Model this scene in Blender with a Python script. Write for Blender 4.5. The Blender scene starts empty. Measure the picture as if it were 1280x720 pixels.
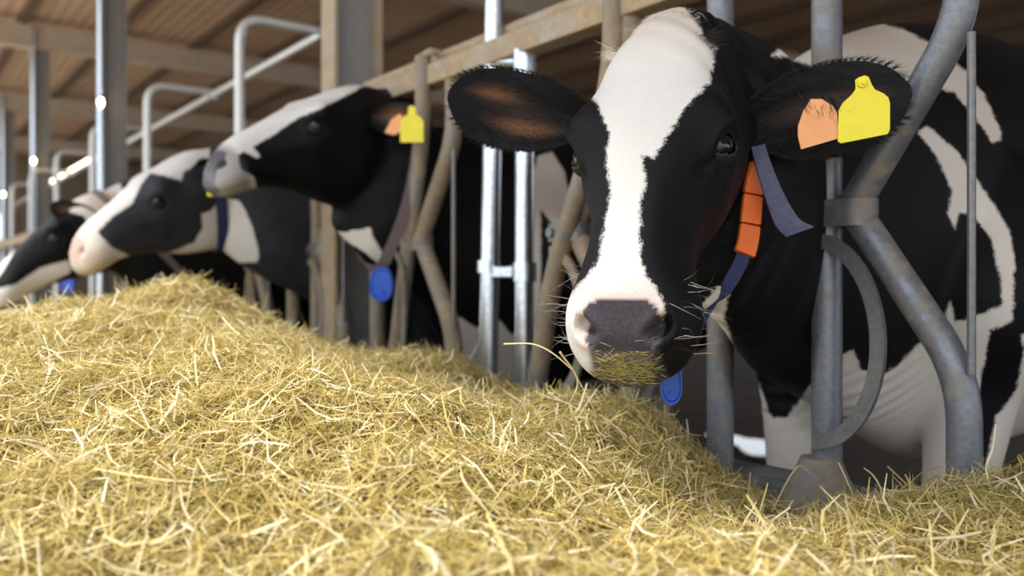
import bpy, bmesh, math, random
import numpy as np
from mathutils import Vector, Matrix
from mathutils.bvhtree import BVHTree

random.seed(7)
rng = np.random.default_rng(7)
SC = bpy.context.scene
COL = SC.collection
R = math.radians

# ------------------------------------------------------------------ camera
FPX, EYE, HOR = 1100.0, 0.65, 350.0          # focal length in pixels, eye height, horizon row
cam_d = bpy.data.cameras.new('camera')
cam = bpy.data.objects.new('camera', cam_d)
COL.objects.link(cam)
cam.location = (0, 0, EYE)
cam.rotation_euler = (R(90), 0, 0)
cam_d.sensor_width = 36
cam_d.lens = FPX / 1280 * 36
cam_d.shift_y = -(360 - HOR) / 1280
cam_d.clip_start = 0.02
cam_d.dof.use_dof = True
cam_d.dof.focus_distance = 1.2
cam_d.dof.aperture_fstop = 2.8
SC.camera = cam

# ------------------------------------------------------------------ daylight
w = bpy.data.worlds.new('world')
SC.world = w
w.use_nodes = True
nt = w.node_tree
bg = nt.nodes['Background']
bg.inputs[0].default_value = (0.86, 0.93, 1.0, 1)
bg.inputs[1].default_value = 1.25
sun_d = bpy.data.lights.new('sun', 'SUN')
sun_d.energy = 3.1
sun_d.angle = R(8)
sun_d.color = (1.0, 0.95, 0.86)
sun = bpy.data.objects.new('sun', sun_d)
COL.objects.link(sun)
sun.rotation_euler = Vector((0.42, 0.20, -0.885)).to_track_quat('-Z', 'Y').to_euler()
sun.location = (-3, -3, 6)

vs = SC.view_settings
vs.view_transform = 'Standard'
vs.look = 'None'
vs.gamma = 1
vs.use_curve_mapping = False
vs.exposure = 0.72

# ------------------------------------------------------------------ coordinates
TH = math.atan(790 / FPX)
SN, CS = math.sin(TH), math.cos(TH)
F0 = (0.579, 1.545)
DIN = Vector((CS, SN, 0))       # into the barn
DAL = Vector((-SN, CS, 0))      # along the feed fence, away from the viewer


def at(px, py, y):
    return Vector(((px - 640) * y / FPX, y, EYE + (HOR - py) * y / FPX))


def fp(s, u, z):
    """point by distance s along the fence, u out towards the feed alley, height z"""
    return Vector((F0[0] - SN * s - CS * u, F0[1] + CS * s - SN * u, z))


# ------------------------------------------------------------------ object helpers
def link(name, me, parent=None, mats=None):
    o = bpy.data.objects.new(name, me)
    COL.objects.link(o)
    if parent is not None:
        o.parent = parent
    if mats is not None and me is not None:
        for m in (mats if isinstance(mats, (list, tuple)) else [mats]):
            me.materials.append(m)
    return o


def tag(o, label=None, cat=None, group=None, kind=None):
    if label: o['label'] = label
    if cat: o['category'] = cat
    if group: o['group'] = group
    if kind: o['kind'] = kind
    return o


def empty(name, loc=(0, 0, 0), parent=None):
    o = bpy.data.objects.new(name, None)
    o.empty_display_size = 0.05
    COL.objects.link(o)
    o.location = loc
    if parent is not None: o.parent = parent
    return o


class MB:
    """collects shapes (world coordinates) into one mesh"""
    def __init__(self):
        self.v, self.f, self.n = [], [], 0

    def add(self, v, f):
        v = np.asarray(v, float).reshape(-1, 3)
        self.v.append(v)
        self.f += [tuple(i + self.n for i in q) for q in f]
        self.n += len(v)
        return self

    def grid(self, P, closed=True, caps=True):
        m, n = P.shape[:2]
        f = []
        for i in range(m - 1):
            for j in range(n if closed else n - 1):
                k = (j + 1) % n
                f.append((i * n + j, i * n + k, (i + 1) * n + k, (i + 1) * n + j))
        v = P.reshape(-1, 3)
        if closed and caps:
            v = np.vstack([v, P[0].mean(0), P[-1].mean(0)])
            a, b = m * n, m * n + 1
            for j in range(n):
                k = (j + 1) % n
                f.append((a, k, j))
                f.append((b, (m - 1) * n + j, (m - 1) * n + k))
        return self.add(v, f)

    def box(self, c, ax, ay, az):
        c, ax, ay, az = (np.array(t, float) for t in (c, ax, ay, az))
        v = [c + i * ax + j * ay + k * az for k in (-1, 1) for j in (-1, 1) for i in (-1, 1)]
        return self.add(v, [(0, 2, 3, 1), (4, 5, 7, 6), (0, 1, 5, 4), (2, 6, 7, 3), (0, 4, 6, 2), (1, 3, 7, 5)])

    def tube(self, pts, r, n=16, round_=0.0, caps=True):
        P = [np.array(p, float) for p in pts]
        if round_ > 0: P = fillet(P, round_)
        rr = r if hasattr(r, '__len__') else [r] * len(P)
        T = [P[1] - P[0]] + [P[i + 1] - P[i - 1] for i in range(1, len(P) - 1)] + [P[-1] - P[-2]]
        T = [t / np.linalg.norm(t) for t in T]
        ref = np.array((0.0, 0, 1)) if abs(T[0][2]) < 0.9 else np.array((DAL.x, DAL.y, 0))
        rings = []
        a = np.linspace(0, 2 * np.pi, n, endpoint=False)
        u = np.cross(T[0], ref); u /= np.linalg.norm(u)
        for p, t, q in zip(P, T, rr):
            u = u - t * (u @ t); u /= np.linalg.norm(u)
            b = np.cross(t, u)
            rings.append(p + q * (np.cos(a)[:, None] * u + np.sin(a)[:, None] * b))
        return self.grid(np.array(rings), True, caps)

    def mesh(self, name, smooth=None, origin=None):
        me = bpy.data.meshes.new(name)
        v = np.vstack(self.v)
        if origin is not None: v = v - np.array(origin)
        me.from_pydata(v.tolist(), [], self.f)
        me.update()
        bm = bmesh.new(); bm.from_mesh(me)
        bmesh.ops.recalc_face_normals(bm, faces=bm.faces)
        bm.to_mesh(me); bm.free()
        if smooth is not None:
            me.shade_smooth()
            me.set_sharp_from_angle(angle=R(smooth))
        return me

    def build(self, name, mat, parent=None, smooth=35, bevel=0):
        org = Vector((0, 0, 0))
        if parent is not None:
            p = parent
            while p is not None:
                org += p.location
                p = p.parent
            loc = Vector((0, 0, 0))
        else:
            v = np.vstack(self.v)
            org = Vector(((v[:, 0].min() + v[:, 0].max()) / 2, (v[:, 1].min() + v[:, 1].max()) / 2, v[:, 2].min()))
            loc = org
        o = link(name, self.mesh(name, smooth, org), parent, mat)
        o.location = loc
        if bevel:
            b = o.modifiers.new('bevel', 'BEVEL'); b.width = bevel; b.segments = 2; b.limit_method = 'ANGLE'
        return o


def fillet(P, rad, n=8):
    out = [P[0]]
    for i in range(1, len(P) - 1):
        a, b, c = P[i - 1], P[i], P[i + 1]
        d1, d2 = a - b, c - b
        l1, l2 = np.linalg.norm(d1), np.linalg.norm(d2)
        k = min(rad, l1 * 0.48, l2 * 0.48)
        p, q = b + d1 / l1 * k, b + d2 / l2 * k
        for t in np.linspace(0, 1, n):
            out.append((1 - t) ** 2 * p + 2 * t * (1 - t) * b + t * t * q)
    out.append(P[-1])
    return out


def catmull(keys, vals, x):
    """smooth interpolation of rows of vals at keys"""
    keys = np.asarray(keys, float); vals = np.asarray(vals, float); x = np.asarray(x, float)
    m = np.gradient(vals, keys, axis=0)
    i = np.clip(np.searchsorted(keys, x, side='right') - 1, 0, len(keys) - 2)
    h = (keys[i + 1] - keys[i])
    t = ((x - keys[i]) / h)
    sh = (-1,) + (1,) * (vals.ndim - 1)
    t = t.reshape(sh); h = h.reshape(sh)
    return ((2 * t**3 - 3 * t**2 + 1) * vals[i] + (t**3 - 2 * t**2 + t) * h * m[i]
            + (-2 * t**3 + 3 * t**2) * vals[i + 1] + (t**3 - t**2) * h * m[i + 1])


def closed_curve(P, n):
    """P (..., k, 3) closed control points -> (..., n, 3) smooth closed curve"""
    k = P.shape[-2]
    t = np.arange(n) * k / n
    i = t.astype(int); f = (t - i)[:, None]
    p0, p1, p2, p3 = (P[..., (i + d) % k, :] for d in (-1, 0, 1, 2))
    return 0.5 * (2 * p1 + (p2 - p0) * f + (2 * p0 - 5 * p1 + 4 * p2 - p3) * f**2 + (3 * p1 - p0 - 3 * p2 + p3) * f**3)


def set_attr(me, name, val, dom='POINT'):
    a = me.attributes.new(name, 'FLOAT', dom)
    a.data.foreach_set('value', np.asarray(val, np.float32))


# ------------------------------------------------------------------ materials
class NT:
    def __init__(self, name):
        self.m = bpy.data.materials.new(name)
        self.m.use_nodes = True
        self.t = self.m.node_tree
        self.b = self.t.nodes['Principled BSDF']

    def n(self, typ, **kw):
        x = self.t.nodes.new(typ)
        for k, v in kw.items():
            if k in x.inputs:
                x.inputs[k].default_value = v
            else:
                setattr(x, k, v)
        return x

    def l(self, a, b): self.t.links.new(a, b)

    def coord(self, kind='Object', scale=(1, 1, 1)):
        c = self.n('ShaderNodeTexCoord'); mp = self.n('ShaderNodeMapping')
        mp.inputs['Scale'].default_value = scale
        self.l(c.outputs[kind], mp.inputs[0])
        return mp.outputs[0]

    def noise(self, scale, detail=4, rough=0.6, vec=None):
        x = self.n('ShaderNodeTexNoise')
        x.inputs['Scale'].default_value = scale; x.inputs['Detail'].default_value = detail
        x.inputs['Roughness'].default_value = rough
        if vec is not None: self.l(vec, x.inputs['Vector'])
        return x.outputs['Fac']

    def ramp(self, fac, stops):
        r = self.n('ShaderNodeValToRGB')
        e = r.color_ramp.elements
        while len(e) < len(stops): e.new(0.5)
        for k, (p, c) in zip(e, stops):
            k.position = p; k.color = (*c, 1) if len(c) == 3 else c
        self.l(fac, r.inputs[0])
        return r.outputs[0]

    def mix(self, fac, a, b, mode='MIX'):
        x = self.n('ShaderNodeMix', data_type='RGBA', blend_type=mode)
        for s, v in ((x.inputs['Factor'], fac), (x.inputs['A'] if False else x.inputs[6], a), (x.inputs[7], b)):
            if hasattr(v, 'is_output'): self.l(v, s)
            elif isinstance(v, (int, float)): s.default_value = v
            else: s.default_value = (*v, 1)
        return x.outputs[2]

    def math(self, op, a, b=0.0, c=None):
        x = self.n('ShaderNodeMath', operation=op)
        for s, v in zip(x.inputs, (a, b, c)):
            if v is None: continue
            if hasattr(v, 'is_output'): self.l(v, s)
            else: s.default_value = v
        return x.outputs[0]

    def attr(self, name):
        x = self.n('ShaderNodeAttribute', attribute_name=name)
        return x

    def bump(self, h, strength=0.3, dist=0.01):
        x = self.n('ShaderNodeBump', Strength=strength, Distance=dist)
        self.l(h, x.inputs['Height'])
        self.l(x.outputs[0], self.b.inputs['Normal'])

    def set(self, **kw):
        for k, v in kw.items():
            s = self.b.inputs[k.replace('_', ' ')]
            if hasattr(v, 'is_output'): self.l(v, s)
            elif isinstance(v, tuple) and len(v) == 3: s.default_value = (*v, 1)
            else: s.default_value = v
        return self


def plain(name, col, rough=0.5, metal=0.0, var=0.12, scale=30, bump=0.0, **kw):
    t = NT(name)
    f = t.noise(scale, 5, 0.6, t.coord())
    lo = tuple(c * (1 - var) for c in col); hi = tuple(min(1, c * (1 + var)) for c in col)
    t.set(Base_Color=t.ramp(f, [(0.3, lo), (0.7, hi)]), Roughness=rough, Metallic=metal, **kw)
    if bump: t.bump(f, bump, 0.004)
    return t.m


def metal_mat(name, steel, rust, amount, rough=0.45, metal=0.7):
    t = NT(name)
    v = t.coord()
    big = t.noise(7, 6, 0.65, v)
    fine = t.noise(90, 4, 0.7, v)
    sp = t.noise(28, 6, 0.75, v)
    base = t.ramp(fine, [(0.25, tuple(c * 0.72 for c in steel)), (0.75, tuple(min(1, c * 1.2) for c in steel))])
    mask = t.ramp(t.math('ADD', t.math('MULTIPLY', big, 0.6), t.math('MULTIPLY', sp, 0.4)),
                  [(0.62 - amount, (0, 0, 0)), (0.74 - amount, (1, 1, 1))])
    rc = t.ramp(sp, [(0.3, tuple(c * 0.6 for c in rust)), (0.7, tuple(min(1, c * 1.25) for c in rust))])
    t.set(Base_Color=t.mix(mask, base, rc),
          Metallic=t.math('MULTIPLY', t.math('SUBTRACT', 1.0, t.math('MULTIPLY', mask, 0.85)), metal),
          Roughness=t.math('ADD', rough, t.math('MULTIPLY', mask, 0.25)))
    t.bump(t.math('ADD', t.math('MULTIPLY', fine, 0.5), sp), 0.25, 0.002)
    return t.m


M = {}
M['pipe'] = metal_mat('galvanised_pipe', (0.21, 0.225, 0.255), (0.235, 0.195, 0.155), 0.13, 0.42, 0.5)
M['pipe_worn'] = metal_mat('worn_pipe', (0.25, 0.245, 0.225), (0.31, 0.235, 0.155), 0.22, 0.5, 0.4)
M['rail'] = metal_mat('dusty_rail', (0.40, 0.35, 0.28), (0.40, 0.29, 0.18), 0.22, 0.6, 0.25)
M['zinc'] = metal_mat('bright_zinc', (0.70, 0.76, 0.82), (0.5, 0.45, 0.4), -0.12, 0.26, 0.95)
M['loop'] = metal_mat('dull_zinc', (0.72, 0.71, 0.68), (0.6, 0.5, 0.4), 0.0, 0.3, 0.35)
M['shoe'] = metal_mat('dusty_shoe', (0.20, 0.195, 0.19), (0.24, 0.2, 0.155), 0.22, 0.6, 0.2)
M['column'] = metal_mat('column_paint', (0.27, 0.26, 0.26), (0.33, 0.26, 0.2), 0.12, 0.6, 0.2)
M['clamp'] = metal_mat('cast_clamp', (0.22, 0.22, 0.23), (0.26, 0.2, 0.15), 0.14, 0.5, 0.6)
M['yellow'] = plain('yellow_plastic', (0.93, 0.80, 0.04), 0.45, var=0.04)
M['orange'] = plain('orange_plastic', (0.90, 0.17, 0.025), 0.45, var=0.06)
M['peach'] = plain('pale_orange_plastic', (0.95, 0.42, 0.17), 0.45, var=0.05)
M['blue'] = plain('blue_plastic', (0.012, 0.085, 0.55), 0.35, var=0.1)
M['navy'] = plain('navy_webbing', (0.018, 0.026, 0.095), 0.65, var=0.25, scale=200, bump=0.3)
M['greystrap'] = plain('grey_blue_webbing', (0.085, 0.09, 0.16), 0.6, var=0.25, scale=160, bump=0.3)
M['brownstrap'] = plain('brown_webbing', (0.16, 0.12, 0.115), 0.7, var=0.2, scale=160)
M['concrete'] = plain('concrete', (0.46, 0.41, 0.34), 0.9, var=0.25, scale=12, bump=0.4)
M['wetfloor'] = plain('dirty_floor', (0.055, 0.038, 0.026), 0.7, var=0.4, scale=4, bump=0.3)
M['rafter'] = plain('pale_rafter', (0.52, 0.42, 0.32), 0.8, var=0.12, scale=6)
M['purlin'] = plain('dark_purlin', (0.11, 0.07, 0.045), 0.85, var=0.2, scale=20)
M['wall'] = plain('far_wall', (0.24, 0.18, 0.13), 0.9, var=0.15, scale=3)


def ceiling_mat():
    t = NT('brown_ceiling_sheet')
    v = t.coord('Object', (1, 1, 1))
    f = t.noise(1.4, 5, 0.6, v)
    t.set(Base_Color=t.ramp(f, [(0.3, (0.46, 0.31, 0.21)), (0.7, (0.55, 0.385, 0.265))]), Roughness=0.85)
    return t.m
M['ceiling'] = ceiling_mat()


def coat_mat(name, black=(0.0032, 0.0030, 0.0042), white=(0.82, 0.785, 0.745), ragged=1.0):
    t = NT(name)
    v = t.coord()
    n1 = t.noise(70, 4, 0.7, v)
    n2 = t.noise(420, 3, 0.6, t.coord('Object', (1.6, 1.6, 0.5)))
    n3 = t.noise(9, 4, 0.6, v)
    wv = t.attr('white').outputs['Fac']
    s = t.math('ADD', wv, t.math('MULTIPLY', t.math('SUBTRACT', n1, 0.5), 0.016 * ragged))
    s = t.math('ADD', s, t.math('MULTIPLY', t.math('SUBTRACT', n2, 0.5), 0.013 * ragged))
    s = t.math('MULTIPLY_ADD', s, 1 / 0.005, 0.5)
    mask = t.n('ShaderNodeClamp'); t.l(s, mask.inputs[0]); mask = mask.outputs[0]
    wc = t.ramp(n3, [(0.3, tuple(c * 0.92 for c in white)), (0.7, white)])
    wc = t.mix(t.attr('tan').outputs['Fac'], wc, (0.66, 0.47, 0.30))
    wc = t.mix(t.attr('pink').outputs['Fac'], wc, (0.80, 0.42, 0.35))
    bc = t.ramp(n3, [(0.3, tuple(c * 0.7 for c in black)), (0.75, tuple(c * 1.4 for c in black))])
    c = t.mix(mask, bc, wc)
    nose = t.attr('nose').outputs['Fac']
    nc = t.ramp(t.noise(260, 3, 0.6, v), [(0.3, (0.040, 0.036, 0.044)), (0.7, (0.075, 0.068, 0.082))])
    c = t.mix(nose, c, nc)
    c = t.mix(t.math('MULTIPLY', n2, 0.25), c, t.mix(0.5, c, (0.0, 0.0, 0.0)))
    t.set(Base_Color=c, Roughness=t.math('SUBTRACT', 0.52, t.math('MULTIPLY', nose, 0.22)),
          Sheen_Weight=0.02, Sheen_Roughness=0.4, Sheen_Tint=(0.7, 0.8, 1.0))
    t.b.inputs['Specular IOR Level'].default_value = 0.17
    t.bump(t.math('ADD', n2, t.math('MULTIPLY', n1, 0.7)), 0.35, 0.004)
    return t.m
M['coat'] = coat_mat('cow_coat')
M['coat_grey'] = coat_mat('cow_coat_greyish', (0.030, 0.032, 0.040))  # black lifted to grey, hazy light put into the coat colour


def ear_mat(name, brown=(0.22, 0.095, 0.045)):
    t = NT(name)
    n = t.noise(75, 5, 0.75, t.coord('Object', (0.22, 0.6, 1)))
    f = t.math('MULTIPLY', t.attr('inner').outputs['Fac'], t.math('ADD', n, 0.35))
    c = t.ramp(f, [(0.06, (0.006, 0.0055, 0.0065)), (0.30, (0.05, 0.028, 0.02)), (0.8, brown)])
    t.set(Base_Color=c, Roughness=0.7)
    t.b.inputs['Specular IOR Level'].default_value = 0.3
    t.bump(t.noise(380, 3, 0.6, t.coord('Object', (0.5, 1, 1))), 0.5, 0.004)
    return t.m
M['ear'] = ear_mat('ear_skin')
M['ear_dark'] = ear_mat('ear_skin_dark', (0.06, 0.03, 0.02))
M['hair_black'] = plain('black_hair', (0.006, 0.0055, 0.006), 0.6, var=0.3)
M['hair_white'] = plain('white_hair', (0.86, 0.79, 0.70), 0.6, var=0.08)
M['hair_tan'] = plain('tan_hair', (0.66, 0.50, 0.36), 0.6, var=0.08)
M['eye'] = plain('eye_glass', (0.006, 0.005, 0.007), 0.07, var=0.2)
M['lid'] = plain('eyelid', (0.009, 0.008, 0.009), 0.6, var=0.3)


def hay_mat(name, base=False):
    t = NT(name)
    if base:
        f = t.noise(45, 6, 0.75, t.coord())
        c = t.ramp(f, [(0.3, (0.10, 0.065, 0.02)), (0.6, (0.28, 0.19, 0.06)), (0.75, (0.42, 0.31, 0.11))])
        t.set(Base_Color=c, Roughness=0.85)
        t.bump(f, 0.8, 0.02)
    else:
        a = t.attr('tint').outputs['Fac']
        c = t.ramp(a, [(0.0, (0.17, 0.115, 0.045)), (0.20, (0.33, 0.30, 0.085)), (0.42, (0.54, 0.42, 0.125)),
                       (0.72, (0.72, 0.57, 0.22)), (1.0, (0.92, 0.85, 0.60))])
        t.set(Base_Color=c, Roughness=0.5)
        t.b.inputs['Specular IOR Level'].default_value = 0.45
        tr = t.n('ShaderNodeBsdfTranslucent')
        t.l(c, tr.inputs[0])
        mx = t.n('ShaderNodeMixShader', Fac=0.25)
        t.l(t.b.outputs[0], mx.inputs[1]); t.l(tr.outputs[0], mx.inputs[2])
        out = [x for x in t.t.nodes if x.type == 'OUTPUT_MATERIAL'][0]
        t.l(mx.outputs[0], out.inputs[0])
    return t.m
M['hay'] = hay_mat('hay_straw')
M['haybase'] = hay_mat('hay_base', True)


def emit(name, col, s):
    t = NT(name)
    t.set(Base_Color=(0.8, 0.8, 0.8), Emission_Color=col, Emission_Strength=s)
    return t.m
M['strip'] = emit('strip_glow', (1.0, 0.83, 0.58), 3.0)  # emission for the bright streak on the neck rail
M['lamp'] = emit('lamp_glow', (1.0, 0.80, 0.45), 14)  # emission for the bright spots on the column pipes

# ------------------------------------------------------------------ the barn
FLOOR_IN, CEIL = -0.20, EYE + 3.1


def slab(name, s0, s1, u0, u1, z0, z1, mat, parent=None, bevel=0):
    c = fp((s0 + s1) / 2, (u0 + u1) / 2, (z0 + z1) / 2)
    return MB().box(c, DAL * (s1 - s0) / 2, DIN * (u1 - u0) / 2, (0, 0, (z1 - z0) / 2)).build(name, mat, parent, None, bevel)


tag(slab('floor', -16, 34, 0.05, 22, -0.12, 0.0, M['concrete']), kind='structure')
tag(slab('floor', -16, 34, -16, 0.05, FLOOR_IN - 0.12, FLOOR_IN, M['wetfloor']), kind='structure')
kerb = tag(slab('kerb', -5, 26, -0.09, 0.05, FLOOR_IN, 0.235, M['concrete'], bevel=0.012), kind='structure')

# corrugated ceiling sheet
nu, ns = 260, 2
us = np.linspace(2.2, -15, nu)
P = np.zeros((ns, nu, 3))
for i, s in enumerate((-12, 30)):
    for j, u in enumerate(us):
        P[i, j] = fp(s, u, CEIL + (0.012 if j % 2 else 0.0))
mb = MB().grid(P, False)
P2 = P.copy(); P2[..., 2] += 0.03
mb.grid(P2, False)
ceiling = tag(mb.build('ceiling', M['ceiling'], None, None), kind='structure')
for k in range(-2, 15):
    u = -0.98 * k
    slab('purlin', -12, 30, u - 0.035, u + 0.035, CEIL - 0.09, CEIL - 0.005, M['purlin'], ceiling)
COLS = [(440, 3.3), (140, 6.85), (50, 10.5), (10, 14.3), (-19, 18.2)]
sl = []
for px, y in COLS:
    p = at(px, 350, y)
    d = p - Vector((F0[0], F0[1], EYE))
    sl.append((d.dot(DAL), -d.dot(DIN)))
for s in [sl[0][0] - 9.2, sl[0][0] - 4.6] + [q[0] for q in sl]:
    mb = MB()
    for z in (CEIL - 0.34, CEIL - 0.10):
        mb.box(fp(s, -6.4, z), DAL * 0.09, DIN * 8.5, (0, 0, 0.012))
    mb.box(fp(s, -6.4, CEIL - 0.22), DAL * 0.05, DIN * 8.5, (0, 0, 0.12))
    mb.build('rafter', M['rafter'], ceiling, None)

# far walls with window openings
wall_parts = [(-15, -2.35, FLOOR_IN, CEIL), (-2.35, -1.75, FLOOR_IN, 1.6), (-2.35, -1.75, 2.2, CEIL), (-1.75, -1.35, FLOOR_IN, CEIL),
              (-1.35, -0.75, FLOOR_IN, 1.6), (-1.35, -0.75, 2.3, CEIL), (-0.75, 3.0, FLOOR_IN, CEIL)]
mb = MB()
for u0, u1, z0, z1 in wall_parts:
    mb.box(fp(24.1, (u0 + u1) / 2, (z0 + z1) / 2), DAL * 0.1, DIN * (u1 - u0) / 2, (0, 0, (z1 - z0) / 2))
tag(mb.build('wall_far', M['wall'], None, None), kind='structure')
for k, (u0, u1, z0, z1) in enumerate([(-2.35, -1.75, 1.6, 2.2), (-1.35, -0.75, 1.6, 2.3)]):
    mb = MB()
    for a, b in ((u0, u0 + .05), (u1 - .05, u1)): mb.box(fp(24.0, (a + b) / 2, (z0 + z1) / 2), DAL * 0.06, DIN * 0.025, (0, 0, (z1 - z0) / 2))
    for z in (z0 + .025, z1 - .025): mb.box(fp(24.0, (u0 + u1) / 2, z), DAL * 0.06, DIN * (u1 - u0) / 2, (0, 0, 0.025))
    tag(mb.build('window_%d' % (k + 1), M['rafter'], None, None), kind='structure')
mb = MB()
for s0, s1, z0, z1 in [(-12, -3, FLOOR_IN, CEIL), (-3, 17, FLOOR_IN, 2.3), (-3, 17, 3.5, CEIL), (17, 30, FLOOR_IN, CEIL)]:  # unseen high opening added to brighten the glossy floor patch
    mb.box(fp((s0 + s1) / 2, -15.1, (z0 + z1) / 2), DAL * (s1 - s0) / 2, DIN * 0.1, (0, 0, (z1 - z0) / 2))
tag(mb.build('wall_back', M['wall'], None, None), kind='structure')
pc = at(936, 556, 4.53); pc.z = FLOOR_IN  # glossy patch added to stand for a sunlit spot on the floor
a = np.linspace(0, 2 * np.pi, 40, endpoint=False)
rr_ = 1 + 0.18 * np.sin(3 * a + 1) + 0.1 * np.sin(5 * a)
ring_ = lambda q, z: np.stack([pc.x + 0.17 * q * rr_ * np.cos(a), pc.y + 0.48 * q * rr_ * np.sin(a), np.full(40, pc.z + z)], -1)
t_ = NT('puddle_water'); t_.set(Base_Color=(0.05, 0.045, 0.04), Roughness=0.03); t_.b.inputs['IOR'].default_value = 1.6
tag(MB().grid(np.array([ring_(1, 0.001), ring_(0.97, 0.004), ring_(0.5, 0.005)])).build('puddle', t_.m, None, 60), 'small bright puddle on the barn floor below the nearest cow', 'puddle')

# steel columns
for i, (px, y) in enumerate(COLS):
    s, u = sl[i]
    words = ['grey steel column behind the second cow, nearest column of the row',
             'grey steel column left of the cubicle loops with a bright pipe on it',
             'slim far grey column second from the left edge of the photo',
             'thin far column next to the left edge of the photo',
             'farthest steel column of the row at the dim barn end'][i]
    col = empty('steel_column', fp(s, u, FLOOR_IN))
    tag(col, words, 'column', 'steel columns along the feed fence')
    zc, hh = (CEIL - 0.34 + FLOOR_IN) / 2, (CEIL - 0.34 - FLOOR_IN) / 2
    MB().box(fp(s, u, zc), DAL * 0.006, DIN * 0.09, (0, 0, hh)).build('web', M['column'], col, None)
    # the flanges stand across the fence line
    for q in (-1, 1):
        MB().box(fp(s, u + 0.09 * q, zc), DAL * 0.06, DIN * 0.007, (0, 0, hh)).build('flange', M['rail'] if i == 0 else M['column'], col, None)
    MB().box(fp(s, u, FLOOR_IN + 0.012), DAL * 0.14, DIN * 0.14, (0, 0, 0.012)).build('base_plate', M['column'], col, None)
    if i in (1, 2, 3):
        x = {1: 126, 2: 42, 3: 4}[i]
        yy = y - 0.12
        a, b = at(x, 350, yy), at(x, 350, yy)
        a.z, b.z = FLOOR_IN, CEIL - 0.1
        MB().tube([a, b], 0.024, 12).build('water_pipe', M['zinc'], col)
        g = at(x, {1: 128, 2: 201, 3: 243}[i], yy - 0.045)  # emissive bead added to stand for the glint on the pipe
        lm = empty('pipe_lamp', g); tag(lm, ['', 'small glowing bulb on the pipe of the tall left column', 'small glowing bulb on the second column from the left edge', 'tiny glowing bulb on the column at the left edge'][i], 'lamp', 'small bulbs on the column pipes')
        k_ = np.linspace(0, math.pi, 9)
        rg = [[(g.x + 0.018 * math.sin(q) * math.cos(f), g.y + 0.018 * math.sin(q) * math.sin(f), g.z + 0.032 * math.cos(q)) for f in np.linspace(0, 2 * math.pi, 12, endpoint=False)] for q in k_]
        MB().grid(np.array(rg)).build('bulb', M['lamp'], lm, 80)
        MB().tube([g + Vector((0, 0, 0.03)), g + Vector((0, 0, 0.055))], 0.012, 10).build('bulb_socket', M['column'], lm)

# ------------------------------------------------------------------ feed fence
def fence_section(s_a, s_b, zt, label):
    f = empty('feed_fence', fp(s_a, 0, 0.235))
    tag(f, label, 'fence')
    m_, h_ = (s_a + s_b) / 2, (s_b - s_a) / 2
    MB().box(fp(m_, 0.0, zt + 0.025), DAL * h_, DIN * 0.031, (0, 0, 0.031)).build('top_beam', M['rail'], f, None, 0.004)
    MB().tube([fp(s_a, -0.04, zt + 0.09), fp(s_b, -0.04, zt + 0.09)], 0.022, 14).build('top_pipe', M['rail'], f)
    mb = MB().box(fp(m_, -0.035, 0.273), DAL * h_, DIN * 0.045, (0, 0, 0.004))
    mb.box(fp(m_, 0.012, 0.250), DAL * h_, DIN * 0.004, (0, 0, 0.027))
    mb.box(fp(m_, -0.078, 0.250), DAL * h_, DIN * 0.004, (0, 0, 0.027))
    mb.build('bottom_rail', M['pipe'], f, None)
    return f


SJ = 1.93
fence_a = fence_section(-2.5, SJ, 1.245, 'galvanised headlock feed fence the nearest two cows reach through')
fence_b = fence_section(SJ + 0.02, 18.5, 1.10, 'lower headlock feed fence behind the white-headed cow')


def ring_bar(s0, u, zc, rs, rz, w, th, a0=90, a1=-90, n=28):
    """flat bar bent to a half ring in the fence plane"""
    mb = MB()
    rings = []
    for a in np.radians(np.linspace(a0, a1, n)):
        c, sn = math.cos(a), math.sin(a)
        o = fp(s0 - rs * c, u, zc + rz * sn)
        i = fp(s0 - (rs - w) * c, u, zc + (rz - w) * sn)
        off = DIN * th / 2
        rings.append([tuple(o - off), tuple(i - off), tuple(i + off), tuple(o + off)])
    return mb.grid(np.array(rings))


def band(s0, s1, z, r, h, th=0.006):
    """flat clamp band around two pipes"""
    outer, inner = [], []
    mb = MB()
    prof = []
    for a in np.linspace(90, 270, 12): prof.append((s1, a))
    for a in np.linspace(270, 450, 12): prof.append((s0, a))
    ring = lambda rr, zz: np.array([tuple(fp(c - rr * math.cos(R(a)) * (1 if True else 1), rr * math.sin(R(a)), zz)) for c, a in prof])
    rings = [ring(r, z - h / 2), ring(r + th, z - h / 2), ring(r + th, z + h / 2), ring(r, z + h / 2), ring(r, z - h / 2)]
    return mb.grid(np.array(rings), True, False)


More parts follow.
